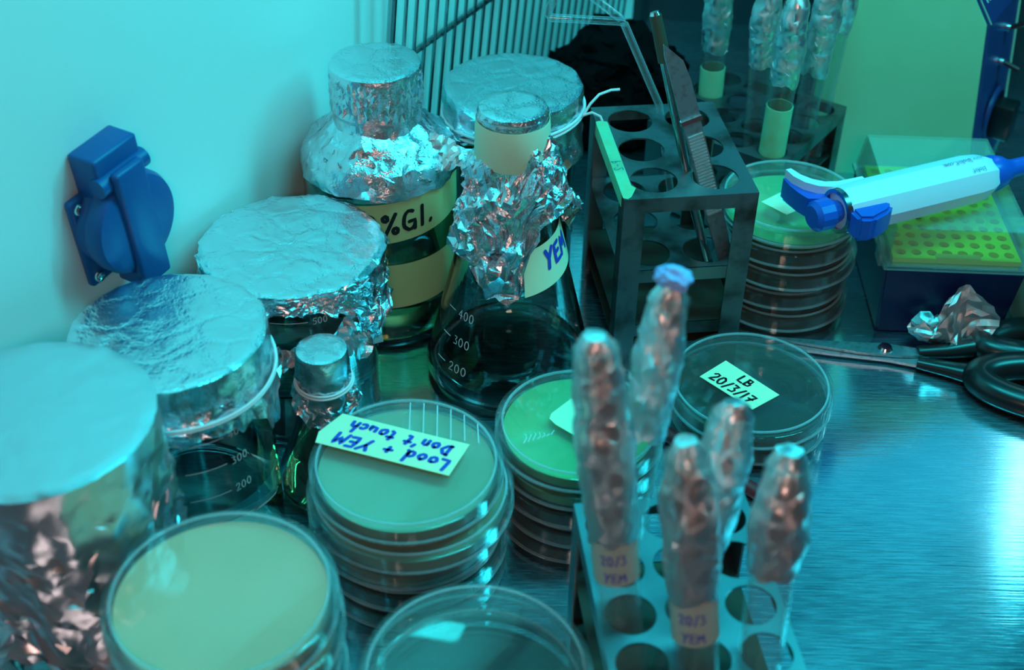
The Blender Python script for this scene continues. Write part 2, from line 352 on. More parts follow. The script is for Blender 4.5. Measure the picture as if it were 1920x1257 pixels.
def write(bm, text, x, y, h, fn, wid=0.9, slant=0.0, jit=0.03, space=0.14):
    """ribbons of marker ink: fn(x, y) in mm -> 3D"""
    rnd = random.Random(hash(len(text))+len(text)*7+int(x*10))
    for ch in text:
        adv, strokes = G[ch]
        for st in strokes:
            P = []
            for i, (a, b) in enumerate(st):
                P.append(Vector((x+(a+slant*b)*h, y+b*h))+Vector((rnd.uniform(-jit, jit), rnd.uniform(-jit, jit)))*h)
            Q = [P[0]]
            for a, b in zip(P, P[1:]):
                n = max(1, int((b-a).length/1.2))
                Q += [a.lerp(b, (i+1)/n) for i in range(n)]
            if len(Q) > 1:
                d0 = (Q[1]-Q[0]).normalized()*wid*.4; d1 = (Q[-1]-Q[-2]).normalized()*wid*.4
                Q = [Q[0]-d0]+Q+[Q[-1]+d1]
            row = []
            for i, q in enumerate(Q):
                t = (Q[min(i+1, len(Q)-1)]-Q[max(i-1, 0)])
                if t.length < 1e-6: t = Vector((1, 0))
                t.normalize(); nn = Vector((-t.y, t.x))*wid/2*(0.6 if i in (0, len(Q)-1) else 1)
                row.append((bm.verts.new(fn(*(q+nn))), bm.verts.new(fn(*(q-nn)))))
            for (a, b), (c, d) in zip(row, row[1:]): bm.faces.new((a, b, d, c))
        x += (adv+space)*h
    return x
def patch(bm, fn, x0, x1, y0, y1, nx=12, ny=2, thick=None, poly=None):
    """tape patch laid on a surface through fn(x,y,lift)"""
    rows = [[bm.verts.new(fn(x0+(x1-x0)*i/nx, y0+(y1-y0)*j/ny)) for i in range(nx+1)] for j in range(ny+1)]
    for j in range(ny):
        for i in range(nx): bm.faces.new((rows[j][i], rows[j][i+1], rows[j+1][i+1], rows[j+1][i]))

# crumpled foil ----------------------------------------------------
def resample(prof, cell):
    out = [prof[0]]
    for a, b in zip(prof, prof[1:]):
        L_ = math.hypot(b[0]-a[0], b[1]-a[1]); n = max(1, int(round(L_/cell)))
        for i in range(1, n+1):
            t = i/n; out.append(tuple(a[k]+(b[k]-a[k])*t for k in range(3)))
    return out
def foil_wrap(bm, prof, cell=2.5, seed=1, rag=None, pleat=(0, 0), skirt_from=None, a0=0.0, a1=360.0, stretch=None, smoothn=1.0):
    """prof: (r, z, crumple) from the centre of the top outwards and down"""
    rnd = random.Random(seed); P = resample(prof, cell); full = abs(a1-a0) >= 359.9
    R_ = max(p[0] for p in P); nth = max(16, int(2*pi*R_*(abs(a1-a0)/360)/cell))
    rows = []; off = Vector((seed*13.7, seed*5.1, seed*2.3))
    k0 = skirt_from if skirt_from is not None else max(i for i, p in enumerate(P) if p[1] >= P[0][1]-0.6)
    nk = len(P)-1-k0
    for k, (r, z, a) in enumerate(P):
        if r < 1e-3: rows.append([bm.verts.new((0, 0, z))]); continue
        row = []
        cnt = nth if full else nth+1
        for i in range(cnt):
            th = rad(a0)+(rad(a1)-rad(a0))*(i+(0.5 if k % 2 and full else 0))/nth
            rr, zz = r, z
            if k > k0 and nk > 0:
                f = (k-k0)/nk
                if rag: zz = P[k0][1]+(z-P[k0][1])*rag(th)
                if pleat[0]: rr += pleat[0]*f*(abs(sin(pleat[1]*th/2+1.3*sin(3*th+seed)))*2-0.8)
            p = Vector((rr*cos(th), rr*sin(th), zz))
            nz1 = noise.noise_vector(p*0.09+off); nz2 = noise.noise_vector(p*0.28+off)
            nz3 = noise.noise_vector(p*0.7+off); p += (nz1*2.4+nz2*1.5+nz3*.55)*a*smoothn
            p += Vector((rnd.uniform(-1, 1), rnd.uniform(-1, 1), rnd.uniform(-1, 1)))*a*0.20
            row.append(bm.verts.new(p))
        rows.append(row)
    for A, B in zip(rows, rows[1:]):
        if len(A) == 1:
            for i in range(len(B)): bm.faces.new((A[0], B[i], B[(i+1) % len(B)]))
            continue
        n = len(A); rng = n if full else n-1
        for i in range(rng):
            j = (i+1) % n
            if rnd.random() < .5: bm.faces.new((A[i], B[i], B[j])); bm.faces.new((A[i], B[j], A[j]))
            else: bm.faces.new((A[i], B[i], A[j])); bm.faces.new((B[i], B[j], A[j]))
def foil_obj(name, bm, m, parent, smooth=14, **k): return obj(name, bm, m, parent, smooth=smooth+14, **k)
def ragged(seed, base=1.0, amp=0.25, bumps=()):
    def f(th):
        v = base+amp*noise.noise(Vector((cos(th)*1.8+seed, sin(th)*1.8, seed*3.1)))*1.6+amp*.35*noise.noise(Vector((cos(th)*7, sin(th)*7+seed, 1.7)))
        for c, wd, h in bumps:
            d = (math.degrees(th)-c+180) % 360-180
            v += h*math.exp(-(d/wd)**2)
        return max(0.04, v)
    return f
def crumple_ball(bm, c, size, seed, sub=4, sharp=0.5):
    b2 = bmesh.new(); bmesh.ops.create_icosphere(b2, subdivisions=sub, radius=1.0); rnd = random.Random(seed)
    for v in b2.verts:
        n = noise.noise_vector(v.co*1.6+Vector((seed, 0, 0)))*sharp+noise.noise_vector(v.co*4+Vector((0, seed, 0)))*sharp*.5
        v.co += n+Vector((rnd.uniform(-1, 1), rnd.uniform(-1, 1), rnd.uniform(-1, 1)))*0.05
        v.co = Vector((v.co.x*size[0], v.co.y*size[1], v.co.z*size[2]))+Vector(c)
    merge(bm, b2)

# ------------------------------------------------------------------ the setting
TH = rad(29); WN = Vector((cos(TH), -sin(TH), 0)); WU = Vector((sin(TH), cos(TH), 0))
def wp(s, d, z): return WU*s+WN*(-434+d)+Vector((0, 0, z))       # along the left wall, off it, height
bm = NB(); box(bm, -900, 900, -100, 1600, -3, 0)
tb = obj('floor_table_top', bm, M['table'], kind='structure', smooth=None); tb.name = 'floor'
WM = Matrix((WU, -WN, Vector((0, 0, 1)))).transposed().to_4x4(); WM.translation = wp(0, 0, 0)
bm = NB(); box(bm, -500, 985, 0, 14, 0, 760, WM); obj('wall_left', bm, M['wall'], kind='structure', smooth=None)
bm = NB(); box(bm, 985, 999, -8, 14, 0, 760, WM); obj('trim_1', bm, M['dark'], kind='structure', smooth=None)
bm = NB(); c0 = wp(999, 0, 0)
mxb = frame((c0.x, c0.y, 0), (1, -0.10, 0), (0, 0, 1)); box(bm, 0, 900, 0, 14, 0, 330, mxb)
obj('wall_back', bm, M['dark'], kind='structure', smooth=None)

# mains outlet on the wall ------------------------------------------
t = thing('wall_outlet', 'blue wall socket with a hinged round cover on the pale cabinet wall', 'socket', wp(378, 0, 143))
t.matrix_world = Matrix.Translation(wp(378, 0, 143)*S) @ Matrix((WU, Vector((0, 0, 1)), WN)).transposed().to_4x4() @ Matrix.Rotation(rad(5), 4, 'Z')
bm = NB(); rbox(bm, -24, 24, -29, 21, 0, 5, 2.2, 3); obj('mounting_plate', bm, M['blue'], t)
bm = NB(); rbox(bm, -14, 15, 17, 42, 0, 17, 2.0, 3); obj('hinge_housing', bm, M['blue'], t)
bm = NB(); lathe(bm, [(0, 4), (24.5, 4), (24.5, 9), (23.5, 11), (0, 11)], 64); obj('socket_body', bm, M['blue'], t)
cv = NB(); lathe(cv, [(0, 10.6), (25.5, 10.6), (26, 12), (26, 17), (24.5, 20), (20, 21.5), (0, 22)], 72); cover = obj('round_cover', cv, M['blue'], t)
bm = NB(); rbox(bm, -9.5, 9.5, -31, 34, 19, 24.5, 2.0, 3); rbox(bm, -9.5, 9.5, -33, -24, 6, 24.4, 2.0, 3); obj('cover_strap', bm, M['blue'], cover)
bm = NB(); tube(bm, [(-15, 28, 16), (16, 28, 16)], 5, 20); obj('hinge_pin', bm, M['blue'], t)
for sx, sy in ((-19, 15.5), (-19, -24), (20, -24), (20, 15.5)):
    bm = NB(); lathe(bm, [(3.2, 4.6), (3.2, 5.6), (2.4, 6.8), (0, 7.3)], 20, cx=sx, cy=sy); obj('screw', bm, M['chrome'], t, label='metal screw')

# wire grille leaning on the wall -----------------------------------
t = thing('wire_grille', 'upright wire grille of thin metal bars against the back of the pale wall', 'wire grille', wp(590, 22, 0))
def gp(s, z):       # bars lean a little along and away from the wall
    return wp(s+0.112*(z-165)*1.0, 20+0.08*(z-165)*0.5, z)-wp(590, 22, 0)
for i in range(30):
    s = 596+12.0*i+(3 if i else 0)
    bm = NB(); tube(bm, [gp(s, 2), gp(s, 300)], 2.6 if i == 0 else 1.15, 8)
    obj('bar', bm, M['wire'], t)
for z_ in (128, 262):
    bm = NB(); tube(bm, [gp(592, z_)+WN*-3.5, gp(965, z_)+WN*-3.5], 2.2, 10); obj('cross_rod', bm, M['wire'], t)

# black cloth bundle behind the racks ---------------------------------
bm = NB(); crumple_ball(bm, (0, 0, 40), (50, 38, 46), 5, 5, 0.22)
for v in bm.verts: v.co.z = max(v.co.z, 0.3)
obj('cloth_bundle', bm, M['black'], loc=(70, 876, 0), smooth=60, label='bundle of black cloth lying behind the steel racks, below the wire grille', cat='cloth')

# dark case in the right background
t = thing('equipment_case', 'dark blue-black equipment case behind the pale yellow machine', 'case', (330, 935, 0), rad(-8))
bm = NB(); rbox(bm, 0, 190, 0, 60, 0, 250, 3, 2); obj('body', bm, M['darkblue'], t)
bm = NB(); rbox(bm, 30, 170, -3, 0.4, 20, 230, 1, 2); obj('door', bm, M['dark'], t)

# ------------------------------------------------------------------ petri dishes
def dish_parts(t, z, R, h=13.5, agar=None, ah=5.0, rib=True):
    """base, agar and lid of one dish whose underside is at z"""
    rb = R-2.6
    bm = NB(); lathe(bm, [(0, z), (rb-1.5, z), (rb, z+.8), (rb, z+h-2.4), (rb-1.2, z+h-2.4), (rb-1.2, z+2.0), (rb-2.2, z+1.3), (0, z+1.3)], 96)
    obj('dish_base', bm, M['dish'], t)
    if agar:
        bm = NB(); lathe(bm, [(0, z+1.8), (rb-2.4, z+1.8), (rb-1.6, z+2.6), (rb-1.5, z+1.4+ah), (rb-2.6, z+1.0+ah), (0, z+1.0+ah)], 80)
        obj('agar_layer', bm, M[agar], t)
    bm = NB()
    top = z+h
    p = [(0, top), (R-4.4, top)]
    if False: pass
    p += [(R-.8, top-.1), (R, top-.8), (R, top-8.5), (R-1.1, top-8.5), (R-1.15, top-1.6), (R-2, top-1.25), (0, top-1.25)]
    lathe(bm, p, 112); ld_ = obj('lid', bm, M['dish'], t)
    bm = NB(); lathe(bm, [(R-4.2, top+.15), (R-4.1, top+1.0), (R-3.1, top+1.0), (R-3.0, top+.15)], 96, closed=True); obj('rim_ring', bm, M['lit_rim'], ld_)
    bm = NB(); lathe(bm, [(R-1.2, top-8.8), (R+.15, top-8.8), (R+.15, top-7.9), (R-1.2, top-7.9)], 96, closed=True); obj('skirt_edge', bm, M['lit_rim'], ld_)
def dish(x, y, z, R, label, group, agar=None, h=13.5, ah=5.0, rz=0, tilt=(0, 0)):
    t = thing('petri_dish', label, 'petri dish', (x, y, z), group=group, rot=(rad(tilt[0]), rad(tilt[1]), rad(rz)))
    dish_parts(t, 0, R, h, agar, ah)
    return t
def tape_label(t, pts, z, mname, lines, ink, wid=0.9, name='tape_label', extra=None):
    """pts: bottom-left, bottom-right, top-right, top-left in reading direction"""
    bl, br, tr, tl = [Vector((*p, 0)) for p in pts]
    Wd = (br-bl).length; Hd = (tl-bl).length
    def fn(x, y, lift=0.25):
        u_, v_ = x/Wd, y/Hd
        return bl*(1-u_)*(1-v_)+br*u_*(1-v_)+tr*u_*v_+tl*(1-u_)*v_+Vector((0, 0, z+lift))
    bm = NB()
    if extra: prism(bm, extra, z+.02, z+.2)
    else:
        prism(bm, [tuple(p[:2]) for p in (bl, br, tr, tl)], z+.02, z+.2)
    lb = obj(name, bm, M[mname], t, smooth=None)
    bm = NB()
    for tx, x, y, h in lines: write(bm, tx, x*Wd, y*Hd, h, lambda a, b: fn(a, b, .3), wid)
    if lines: obj('handwriting', bm, M[ink], lb, smooth=None)
    return lb

stack_desc = {
 'RS': 'stack of dishes under the pipette', 'LB': 'pair of dishes on the steel bench', 'GBA': 'stack of dishes with green agar',
 'YEM': 'stack of dishes in the middle of the bench', 'FL': 'front left stack of dishes', 'FR': 'front stack of clear dishes'}
places = ('second', 'third', 'fourth', 'fifth', 'sixth', 'seventh', 'eighth', 'ninth')
# right stack under the pipette: five dishes
for k in range(5):
    z = k*15.3
    jx, jy = ((0.8, 0), (-1.0, 1), (1.2, -.5), (-.8, .3), (0, 0))[k]
    n = 4-k
    lab = ('topmost petri dish of the stack under the blue pipette, labelled LB' if n == 0 else
           f'amber petri dish, {places[n-1]} from the top of the stack under the blue pipette')
    d = dish(164+jx, 676+jy, z, 42.5-(.6 if k % 2 else 0), lab, 'dishes stacked under the pipette', 'agar_green' if n == 0 else 'agar_amber', h=14.9, ah=4)
tape_label(d, [(-19, -8), (-6, -21.5), (13, -8), (4, 11)], 14.9, 'tape', [('LB', .32, .38, 9)], 'ink_blue', .55)
# LB dish pair
dish(132.5, 562, 0, 43.5, 'clear petri dish lying on the bench underneath the dish labelled LB 20/3/17', 'pair of dishes on the bench', 'agar_clear', 13.6)
d = dish(131.2, 560.9, 14.3, 45.5, 'clear petri dish with a yellow-green tape label reading LB 20/3/17', 'pair of dishes on the bench', 'agar_clear', 13.4)
tape_label(d, [(-27.7, 3.3), (-2.2, -23.5), (14, -11), (-11.7, 17.7)], 13.4, 'tape', [('LB', .40, .60, 6.2), ('20/3/17', .10, .12, 7.0)], 'ink_black', 1.35)
# GBA stack
for k in range(5):
    n = 4-k; z = k*12.7
    jx, jy = ((0, 1), (1.3, -1), (-.5, 0), (.8, .6), (0, 0))[k]
    lab = ('topmost green petri dish with a torn pale tape label, behind the foil-wrapped tubes' if n == 0 else
           ('petri dish directly beneath the green dish with the torn label' if n == 1 else
            f'petri dish {places[n-1]} from the top of the stack behind the foil-wrapped tubes'))
    d = dish(33.5+jx, 486+jy, z, 41 if n < 2 else 39.8, lab, 'dishes stacked behind the foil-wrapped tubes', ('agar_green', 'agar_green', 'agar_clear', 'agar_clear', 'agar_clear')[n], h=12.2, ah=6.5 if n < 2 else 3)
tape_label(d, [(21, -10), (-6, 19), (-16, 6), (16, -26)], 12.2, 'tape', [], 'ink_black')
bpy.data.objects.remove([o for o in bpy.data.objects if o.parent == d and o.name.startswith('tape_label')][0])
bm = NB(); prism(bm, [(-3.5, 16.5), (-13.5, 5), (-14.5, 1.2), (-11.5, -3.2), (15.5, -26), (24, -10)], 12.24, 12.42); lb = obj('tape_label', bm, M['tape'], d, smooth=None)
bm = NB()
_o = Vector((-2.2, -9.0)); _u = Vector((-.80, .60)); _v = Vector((-.60, -.80))
write(bm, 'GBA', -11.5, 0, 4.6, lambda a, b: Vector((*(_o+_u*a+_v*b), 12.52)), .4)
write(bm, '3/17', -10, -13, 3.6, lambda a, b: Vector((*(_o+_u*a+_v*b), 12.52)), .35); obj('handwriting', bm, M['ink_blue'], lb, smooth=None)
bm = NB()
for a_ in range(7):
    x0 = -27+a_*2.2; tube(bm, [(x0, -17+a_*1.1, 12.35), (x0+1.5, -13+a_*.9+random.uniform(-2, 3), 12.5), (x0+1.0, -9+random.uniform(-2, 2), 12.35)], .28, 5)
obj('dried_streaks', bm, M['print_white'], d)
# YEM stack
for k in range(5):
    n = 4-k; z = (0, 14, 28, 42, 56.3)[k]
    R = (46.5, 46, 46.5, 48.5, 45)[k]
    jx, jy = ((0, 0), (1, -1), (-1, 0), (1.5, -1.0), (0, 0))[k]
    lab = ('petri dish of tan agar with a pale tape label reading Lood + YEM Don\'t touch' if n == 0 else
           ('wide petri dish directly beneath the dish labelled YEM' if n == 1 else f'petri dish {places[n-1]} from the top of the stack whose top label reads YEM'))
    d = dish(-47.6+jx, 448.7+jy, z, R, lab, 'dishes stacked in the middle of the bench', 'agar_tan' if n < 3 else 'agar_clear', h=13.7, ah=7 if n < 2 else 4)
tape_label(d, [(28.9, 10.2), (-32.7, 30.2), (-44.6, 9.6), (20.2, -11)], 13.9, 'tape', [], 'ink_blue')
lbq = [o for o in bpy.data.objects if o.parent == d and o.name.startswith('tape_label')][0]
bpy.data.objects.remove(lbq)
bm = NB(); prism(bm, [(20.2, -11), (28.9, 10.2), (-32.7, 30.2), (-42.5, 17), (-43.2, 9.6)], 14.65, 14.85); lb = obj('tape_label', bm, M['tape'], d, smooth=None)
bl, br, tr, tl = V(27.6, 7.5, 15), V(-32.7, 28, 15), V(-42.5, 9.6, 15), V(20.2, -11, 15)
Wd, Hd = 65.0, 22.0
def fny(x, y):
    u_, v_ = x/Wd, y/Hd; return bl*(1-u_)*(1-v_)+br*u_*(1-v_)+tr*u_*v_+tl*(1-u_)*v_
bm = NB(); write(bm, 'Lood + YEM', 3, 11.8, 7.9, fny, 1.9, space=.2, slant=.1); write(bm, "Don't touch", 6, 1.4, 7.4, fny, 1.9, space=.2, slant=.1)
obj('handwriting', bm, M['ink_blue'], lb, smooth=None)
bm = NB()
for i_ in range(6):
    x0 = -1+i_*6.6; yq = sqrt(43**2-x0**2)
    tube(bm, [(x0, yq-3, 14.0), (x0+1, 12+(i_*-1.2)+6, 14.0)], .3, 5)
obj('pale_lines', bm, M['print_white'], d)  # thin pale lines between the label and the lid rim
# front-left stack
for k in range(8):
    n = 7-k; z = k*13.9
    jx, jy = ((0, 0), (1, 1), (-1, 0), (0, 1), (.8, -1), (-.8, 0), (.6, 1), (0, 0))[k]
    lab = ('open-looking petri dish full of cream agar, topmost of the front left stack' if n == 0 else
           f'petri dish {places[n-1]} from the top of the front left stack')
    d = dish(-107+jx, 332+jy, z, 44.5-(.5 if k % 2 else 0), lab, 'dishes stacked at the front left', 'agar_cream' if n < 2 else 'agar_tan', h=13.6, ah=8.5 if n == 0 else 5)
# front stack of clear dishes
for k in range(5):
    n = 4-k; z = k*14.6
    jx, jy = ((0, 0), (1, 0), (-1, 1), (.6, 0), (0, 0))[k]
    lab = ('empty-looking clear petri dish at the bottom edge, topmost of its stack' if n == 0 else
           f'clear petri dish {places[n-1]} from the top of the stack at the bottom edge')
    d = dish(-11.5+jx, 328+jy, z, 46-(.5 if k % 2 else 0), lab, 'clear dishes stacked at the bottom edge', None if n == 0 else 'agar_clear', h=14.2, ah=4)

# ------------------------------------------------------------------ beakers and flasks
def beaker(t, R, h, liquid=None, lh=0, bot=3.0):
    bm = NB(); lathe(bm, [(0, 0), (R-5, 0), (R-1.5, 1.2), (R, 5), (R, h-4), (R+1.2, h), (R-.3, h), (R-1.9, h-4), (R-1.9, 6), (R-4, bot+.6), (0, bot)], 96)
    obj('beaker_wall', bm, M['glassr'], t)
    if liquid:
        bm = NB(); lathe(bm, [(0, bot+.4), (R-4.5, bot+.9), (R-2.2, 6.3), (R-2.1, lh), (R-3.2, lh-.7), (0, lh-.7)], 72); obj('liquid', bm, M[liquid], t)
def cylmap(R, th0, slope=0.0):      # x in mm along the wall (from angle th0), y = height
    def f(x, y):
        r_ = R(y) if callable(R) else R
        th = rad(th0)+x/(r_ if r_ > 1 else 1); return Vector((r_*cos(th), r_*sin(th), y+slope*x))
    return f
def gradmarks(t, R, th0, marks, slope=0.0, size=4.6):
    bm = NB(); f = cylmap(R+.15, th0, slope)
    for txt, z in marks:
        write(bm, txt, 0, z-size/2, size, f, .42, jit=0, space=.12)
        row = [(bm.verts.new(f(x, z+.2)), bm.verts.new(f(x, z-.2))) for x in [-22+i*1.5 for i in range(14)]]
        for (a, b), (c, d_) in zip(row, row[1:]): bm.faces.new((a, b, d_, c))
    obj('graduation_marks', bm, M['print_white'], t, smooth=None)

# beaker 1: left edge, long foil skirt
t = thing('beaker', 'foil-covered beaker at the left edge with a long crumpled foil skirt', 'beaker', (-185, 385, 0))
beaker(t, 41, 146, 'waterr', 60)
bm = NB(); foil_wrap(bm, [(0, 150, .06), (44, 150, .10), (47, 149, .25), (47, 145, .4), (46.5, 120, .8), (46, 90, 1.2), (46, 60, 1.5), (46, 30, 1.8)], 3.2, 3, ragged(3, .75, .2, ((-60, 30, .3), (-140, 40, .2))), (2.4, 14))
foil_obj('foil_cover', bm, M['foil_s'], t, smooth=30)
# beaker 2
t = thing('beaker', 'foil-covered beaker tied with white string, marked 400 and 300', 'beaker', (-155, 473, 0))
beaker(t, 41.5, 122, 'waterr', 45)
bm = NB(); foil_wrap(bm, [(0, 125, .12), (42, 125, .16), (44.0, 124.4, .25), (44.4, 121, .4), (44.0, 110, .6), (43.4, 104, .4), (44.5, 97, .8), (45.2, 86, 1.2)], 2.6, 9, ragged(5, .82, .12, ((-6, 12, .5), )), (1.4, 16))
foil_obj('foil_cover', bm, M['foil_m'], t, smooth=24)
bm = NB()
for k_ in range(2):
    tube(bm, [(46.3*cos(a), 46.3*sin(a), 105.5-1.3*k_-2*cos(a+.7)) for a in [2*pi*i/72 for i in range(72)]], .75, 7, closed=True)
obj('string', bm, M['string'], t)
gradmarks(t, 41.5, -47, (('400', 89), ('300', 73), ('200', 56)))
# beaker 3
t = thing('beaker', 'beaker with torn crumpled foil cover hanging off, behind the small stoppered flask', 'beaker', (-115, 573, 0))
beaker(t, 41.5, 102, 'waterr', 70)
bm = NB(); foil_wrap(bm, [(0, 105.4, .22), (30, 105.2, .22), (45, 104.6, .25), (48, 102.5, .5), (48.5, 96, 1.3), (48, 84, 1.8), (48, 70, 1.8), (47.5, 60, 2.0)], 2.2, 17, ragged(8, .30, .08, ((-15, 26, .75), (-135, 25, .20), (30, 20, .3))), (1.0, 18))
foil_obj('foil_cover', bm, M['foil_m'], t, smooth=12)
bm = NB()     # torn strip of foil that droops across the front below the opening
rnd = random.Random(4); rows = []
for i in range(46):
    a = rad(-128+i*2.75); zc = 62+ (20 if i > 34 else 0)*0 + 0.0*i
    top_ = 76+4*sin(i*.5)+(26*((i-24)/22)**1.5 if i > 24 else 0)+(10*((10-i)/10) if i < 10 else 0)-(8*math.exp(-((i-16)/5)**2))
    bot_ = 57+3*sin(i*.9)+(6 if i < 10 else 0)-(4 if i > 30 else 0)
    row = []
    for j in range(9):
        z_ = top_+(bot_-top_)*j/8; r_ = 45.5+1.5*sin(j*1.3+i)+rnd.uniform(-1.6, 1.9)
        row.append(bm.verts.new((r_*cos(a), r_*sin(a), z_+rnd.uniform(-1, 1))))
    rows.append(row)
for A, B in zip(rows, rows[1:]):
    for j in range(8):
        bm.faces.new((A[j], A[j+1], B[j+1])); bm.faces.new((A[j], B[j+1], B[j]))
foil_obj('torn_foil_strip', bm, M['foil_c'], t, smooth=8)
gradmarks(t, 41.5, -70, (('500', 84), ), size=4)

# screw-cap bottle with foil
t = thing('bottle', 'round glass bottle with foil over its ribbed cap and shoulder, tape label reading % Gl.', 'bottle', (-77, 658, 0))
bm = NB(); lathe(bm, [(0, 3), (30, 2), (37, 0), (41, 1.5), (43, 6), (43, 108), (42, 114), (38, 121), (29, 128), (21, 132), (19.5, 135), (19.5, 150), (18, 150), (18, 134), (27, 126), (37, 119), (41, 111), (41.2, 8), (38, 5), (0, 7)], 96)
obj('bottle_wall', bm, M['glassr'], t)
bm = NB(); lathe(bm, [(0, 7.4), (38, 5.6), (40.8, 9), (40.9, 100), (39.5, 99.2), (0, 99)], 80); obj('liquid', bm, M['amberr'], t)
bm = NB(); foil_wrap(bm, [(0, 167, .05), (22.5, 167, .07), (24.6, 166.3, .12), (25.2, 164.5, .18), (25.4, 145, .35), (26.0, 141.5, .3), (24.2, 138, .4), (25, 133, .55), (33, 126, .75), (41, 118, .75), (44, 110, .6), (44.6, 104, .5)], 2.6, 21, ragged(2, .98, .03), (0.0, 0))
for v in bm.verts:      # the ribs of the cap pressed through the foil
    if 143 < v.co.z < 163.5:
        a = atan2(v.co.y, v.co.x); r_ = math.hypot(v.co.x, v.co.y); k_ = 1+.018*sin(a*44); v.co.x *= k_; v.co.y *= k_
foil_obj('foil_cover', bm, M['foil_m'], t, smooth=16)
bm = NB()     # twisted foil tail reaching toward the flask
rnd = random.Random(8); rows = []
for i in range(22):
    f = i/21; c_ = V(30+f*38, -18-f*2, 124-f*1-4*sin(f*3)); hw = 10.5-5.5*f+3.0*sin(f*9)
    rows.append([bm.verts.new(c_+V(rnd.uniform(-1, 1), (j-3)*1.2+rnd.uniform(-1.4, 1.4), (j-3)/3*hw*.72+rnd.uniform(-1, 1))) for j in range(7)])
for A, B in zip(rows, rows[1:]):
    for j in range(6): bm.faces.new((A[j], A[j+1], B[j+1])); bm.faces.new((A[j], B[j+1], B[j]))
foil_obj('foil_tail', bm, M['foil_c'], t, smooth=8)
def bmap(x, y): return cylmap(43.25, -79)(x, y)
bm = NB(); patch(bm, lambda x, y: bmap(x, y+.10*x), -22, 62, 77, 103, 40, 3); lb = obj('tape_label', bm, M['tape_olive'], t)
bm = NB(); write(bm, '0%Gl.', -14, 83, 13, lambda x, y: cylmap(43.45, -79)(x, y+.10*x), 2.3, jit=.02, space=.16); obj('handwriting', bm, M['ink_black'], lb, smooth=None)
bm = NB(); patch(bm, lambda x, y: bmap(x, y), -30, 62, 32, 62, 40, 3); obj('lower_tape_band', bm, M['tape_olive'], t)

# Erlenmeyer flask
t = thing('erlenmeyer_flask', 'large conical flask with foil cap, tape around its neck and a blue YEM label', 'flask', (-1.7, 604, 0))
bm = NB(); lathe(bm, [(0, 1.2), (38, 0), (44, 1.5), (47, 6), (47.5, 11), (45, 20), (20.5, 122), (17.5, 130), (17, 136), (17, 165), (18.5, 168), (17.2, 169.5), (15.2, 168), (15.2, 134), (18.5, 122), (43, 19), (45.2, 11), (44.3, 7), (40, 4), (0, 4.6)], 112)
obj('flask_wall', bm, M['glassr'], t)
bm = NB(); lathe(bm, [(0, 5), (39.5, 4.6), (44, 8), (44.9, 10.6), (44.3, 13.2), (43.4, 12.8), (0, 12.8)], 80); obj('liquid', bm, M['waterr'], t)
bm = NB(); foil_wrap(bm, [(0, 171, .05), (15.5, 171, .08), (17.3, 170.3, .15), (17.9, 168, .4), (18.2, 160, .3), (18.4, 150, .3), (18.6, 142, .6), (20.5, 138, 1.3), (23, 130, 2.0), (24.5, 120, 2.2), (27, 108, 2.2), (30, 95, 2.2), (33, 80, 2.0)], 2.5, 33, ragged(11, .90, .10, ((-95, 22, .22), (-60, 25, -.25), (-20, 30, -.3))), (1.6, 9))
foil_obj('foil_cover', bm, M['foil_m'], t, smooth=10)
bm = NB(); lathe(bm, [(19.0, 164.5), (19.5, 160), (19.9, 142.5), (19.4, 141.5), (18.8, 160), (18.8, 164.5)], 64, closed=True); obj('tape_band', bm, M['tape_tan'], t)
def cone_r(z): return 45.25+(20.5-45)*(z-20)/102.0+.6
def emap(lift): return lambda x, y: (lambda r_: Vector((r_*cos(rad(-68)+x/30), r_*sin(rad(-68)+x/30), y)))(cone_r(y)+lift)
bm = NB(); patch(bm, lambda x, y: emap(.2)(x, y+.16*x), -4, 46, 74, 99, 26, 6); lb = obj('tape_label', bm, M['tape'], t)
bm = NB()
write(bm, 'YEM', 10, 84, 10.5, lambda x, y: emap(.5)(x, y+.16*x), 2.4, jit=.03, slant=-.1, space=.1)
obj('handwriting', bm, M['ink_blue'], lb, smooth=None)
def fmap(x, y):
    r_ = cone_r(y)-.4+.2; th = rad(-138)+x/36; return Vector((r_*cos(th), r_*sin(th), y))
bm = NB()
for txt, z in (('400', 57), ('300', 41), ('200', 25)):
    write(bm, txt, 0, z-2.6, 5.2, fmap, .5, jit=0)
    tube(bm, [fmap(x, z) for x in (-9, -6, -3)], .22, 5)
write(bm, '500ml', 8, 88, 4.6, fmap, .45, jit=0)
obj('graduation_marks', bm, M['print_white'], t, smooth=None)

# tall jar of brown liquid with tied foil
t = thing('jar', 'wide jar of dark liquid with tied foil lid, behind the conical flask', 'jar', (-2, 707, 0))
beaker(t, 38.5, 127, 'brown', 88)
bm = NB(); foil_wrap(bm, [(0, 130, .10), (38, 130, .14), (40.5, 129.5, .25), (41.2, 127, .5), (40.7, 116, .6), (40.3, 111, .4), (41.5, 104, .9), (42, 96, 1.0)], 2.8, 41, ragged(6, .8, .15, ((-25, 20, .35),)), (1.2, 15))
foil_obj('foil_cover', bm, M['foil_m'], t, smooth=22)
bm = NB()
tube(bm, [(42.3*cos(a), 42.3*sin(a), 115+3*cos(a)) for a in [2*pi*i/64 for i in range(64)]], .9, 7, closed=True)
tube(bm, [(42.3*cos(a), 42.3*sin(a), 112+4*cos(a)) for a in [2*pi*i/64 for i in range(64)]], .9, 7, closed=True)
tube(bm, [(41, -15, 118), (45, -12, 124), (50, -8, 128), (57, -6, 130), (62, -5, 130)], .8, 7)
tube(bm, [(41, -15, 118), (46, -15, 120), (51, -16, 118), (54, -19, 112), (54.5, -22, 108)], .8, 7)
obj('string', bm, M['string'], t)
bm = NB(); patch(bm, lambda x, y: cylmap(38.8, -60)(x, y), 0, 45, 84, 97, 20, 2); obj('tape_label', bm, M['tape_tan'], t)
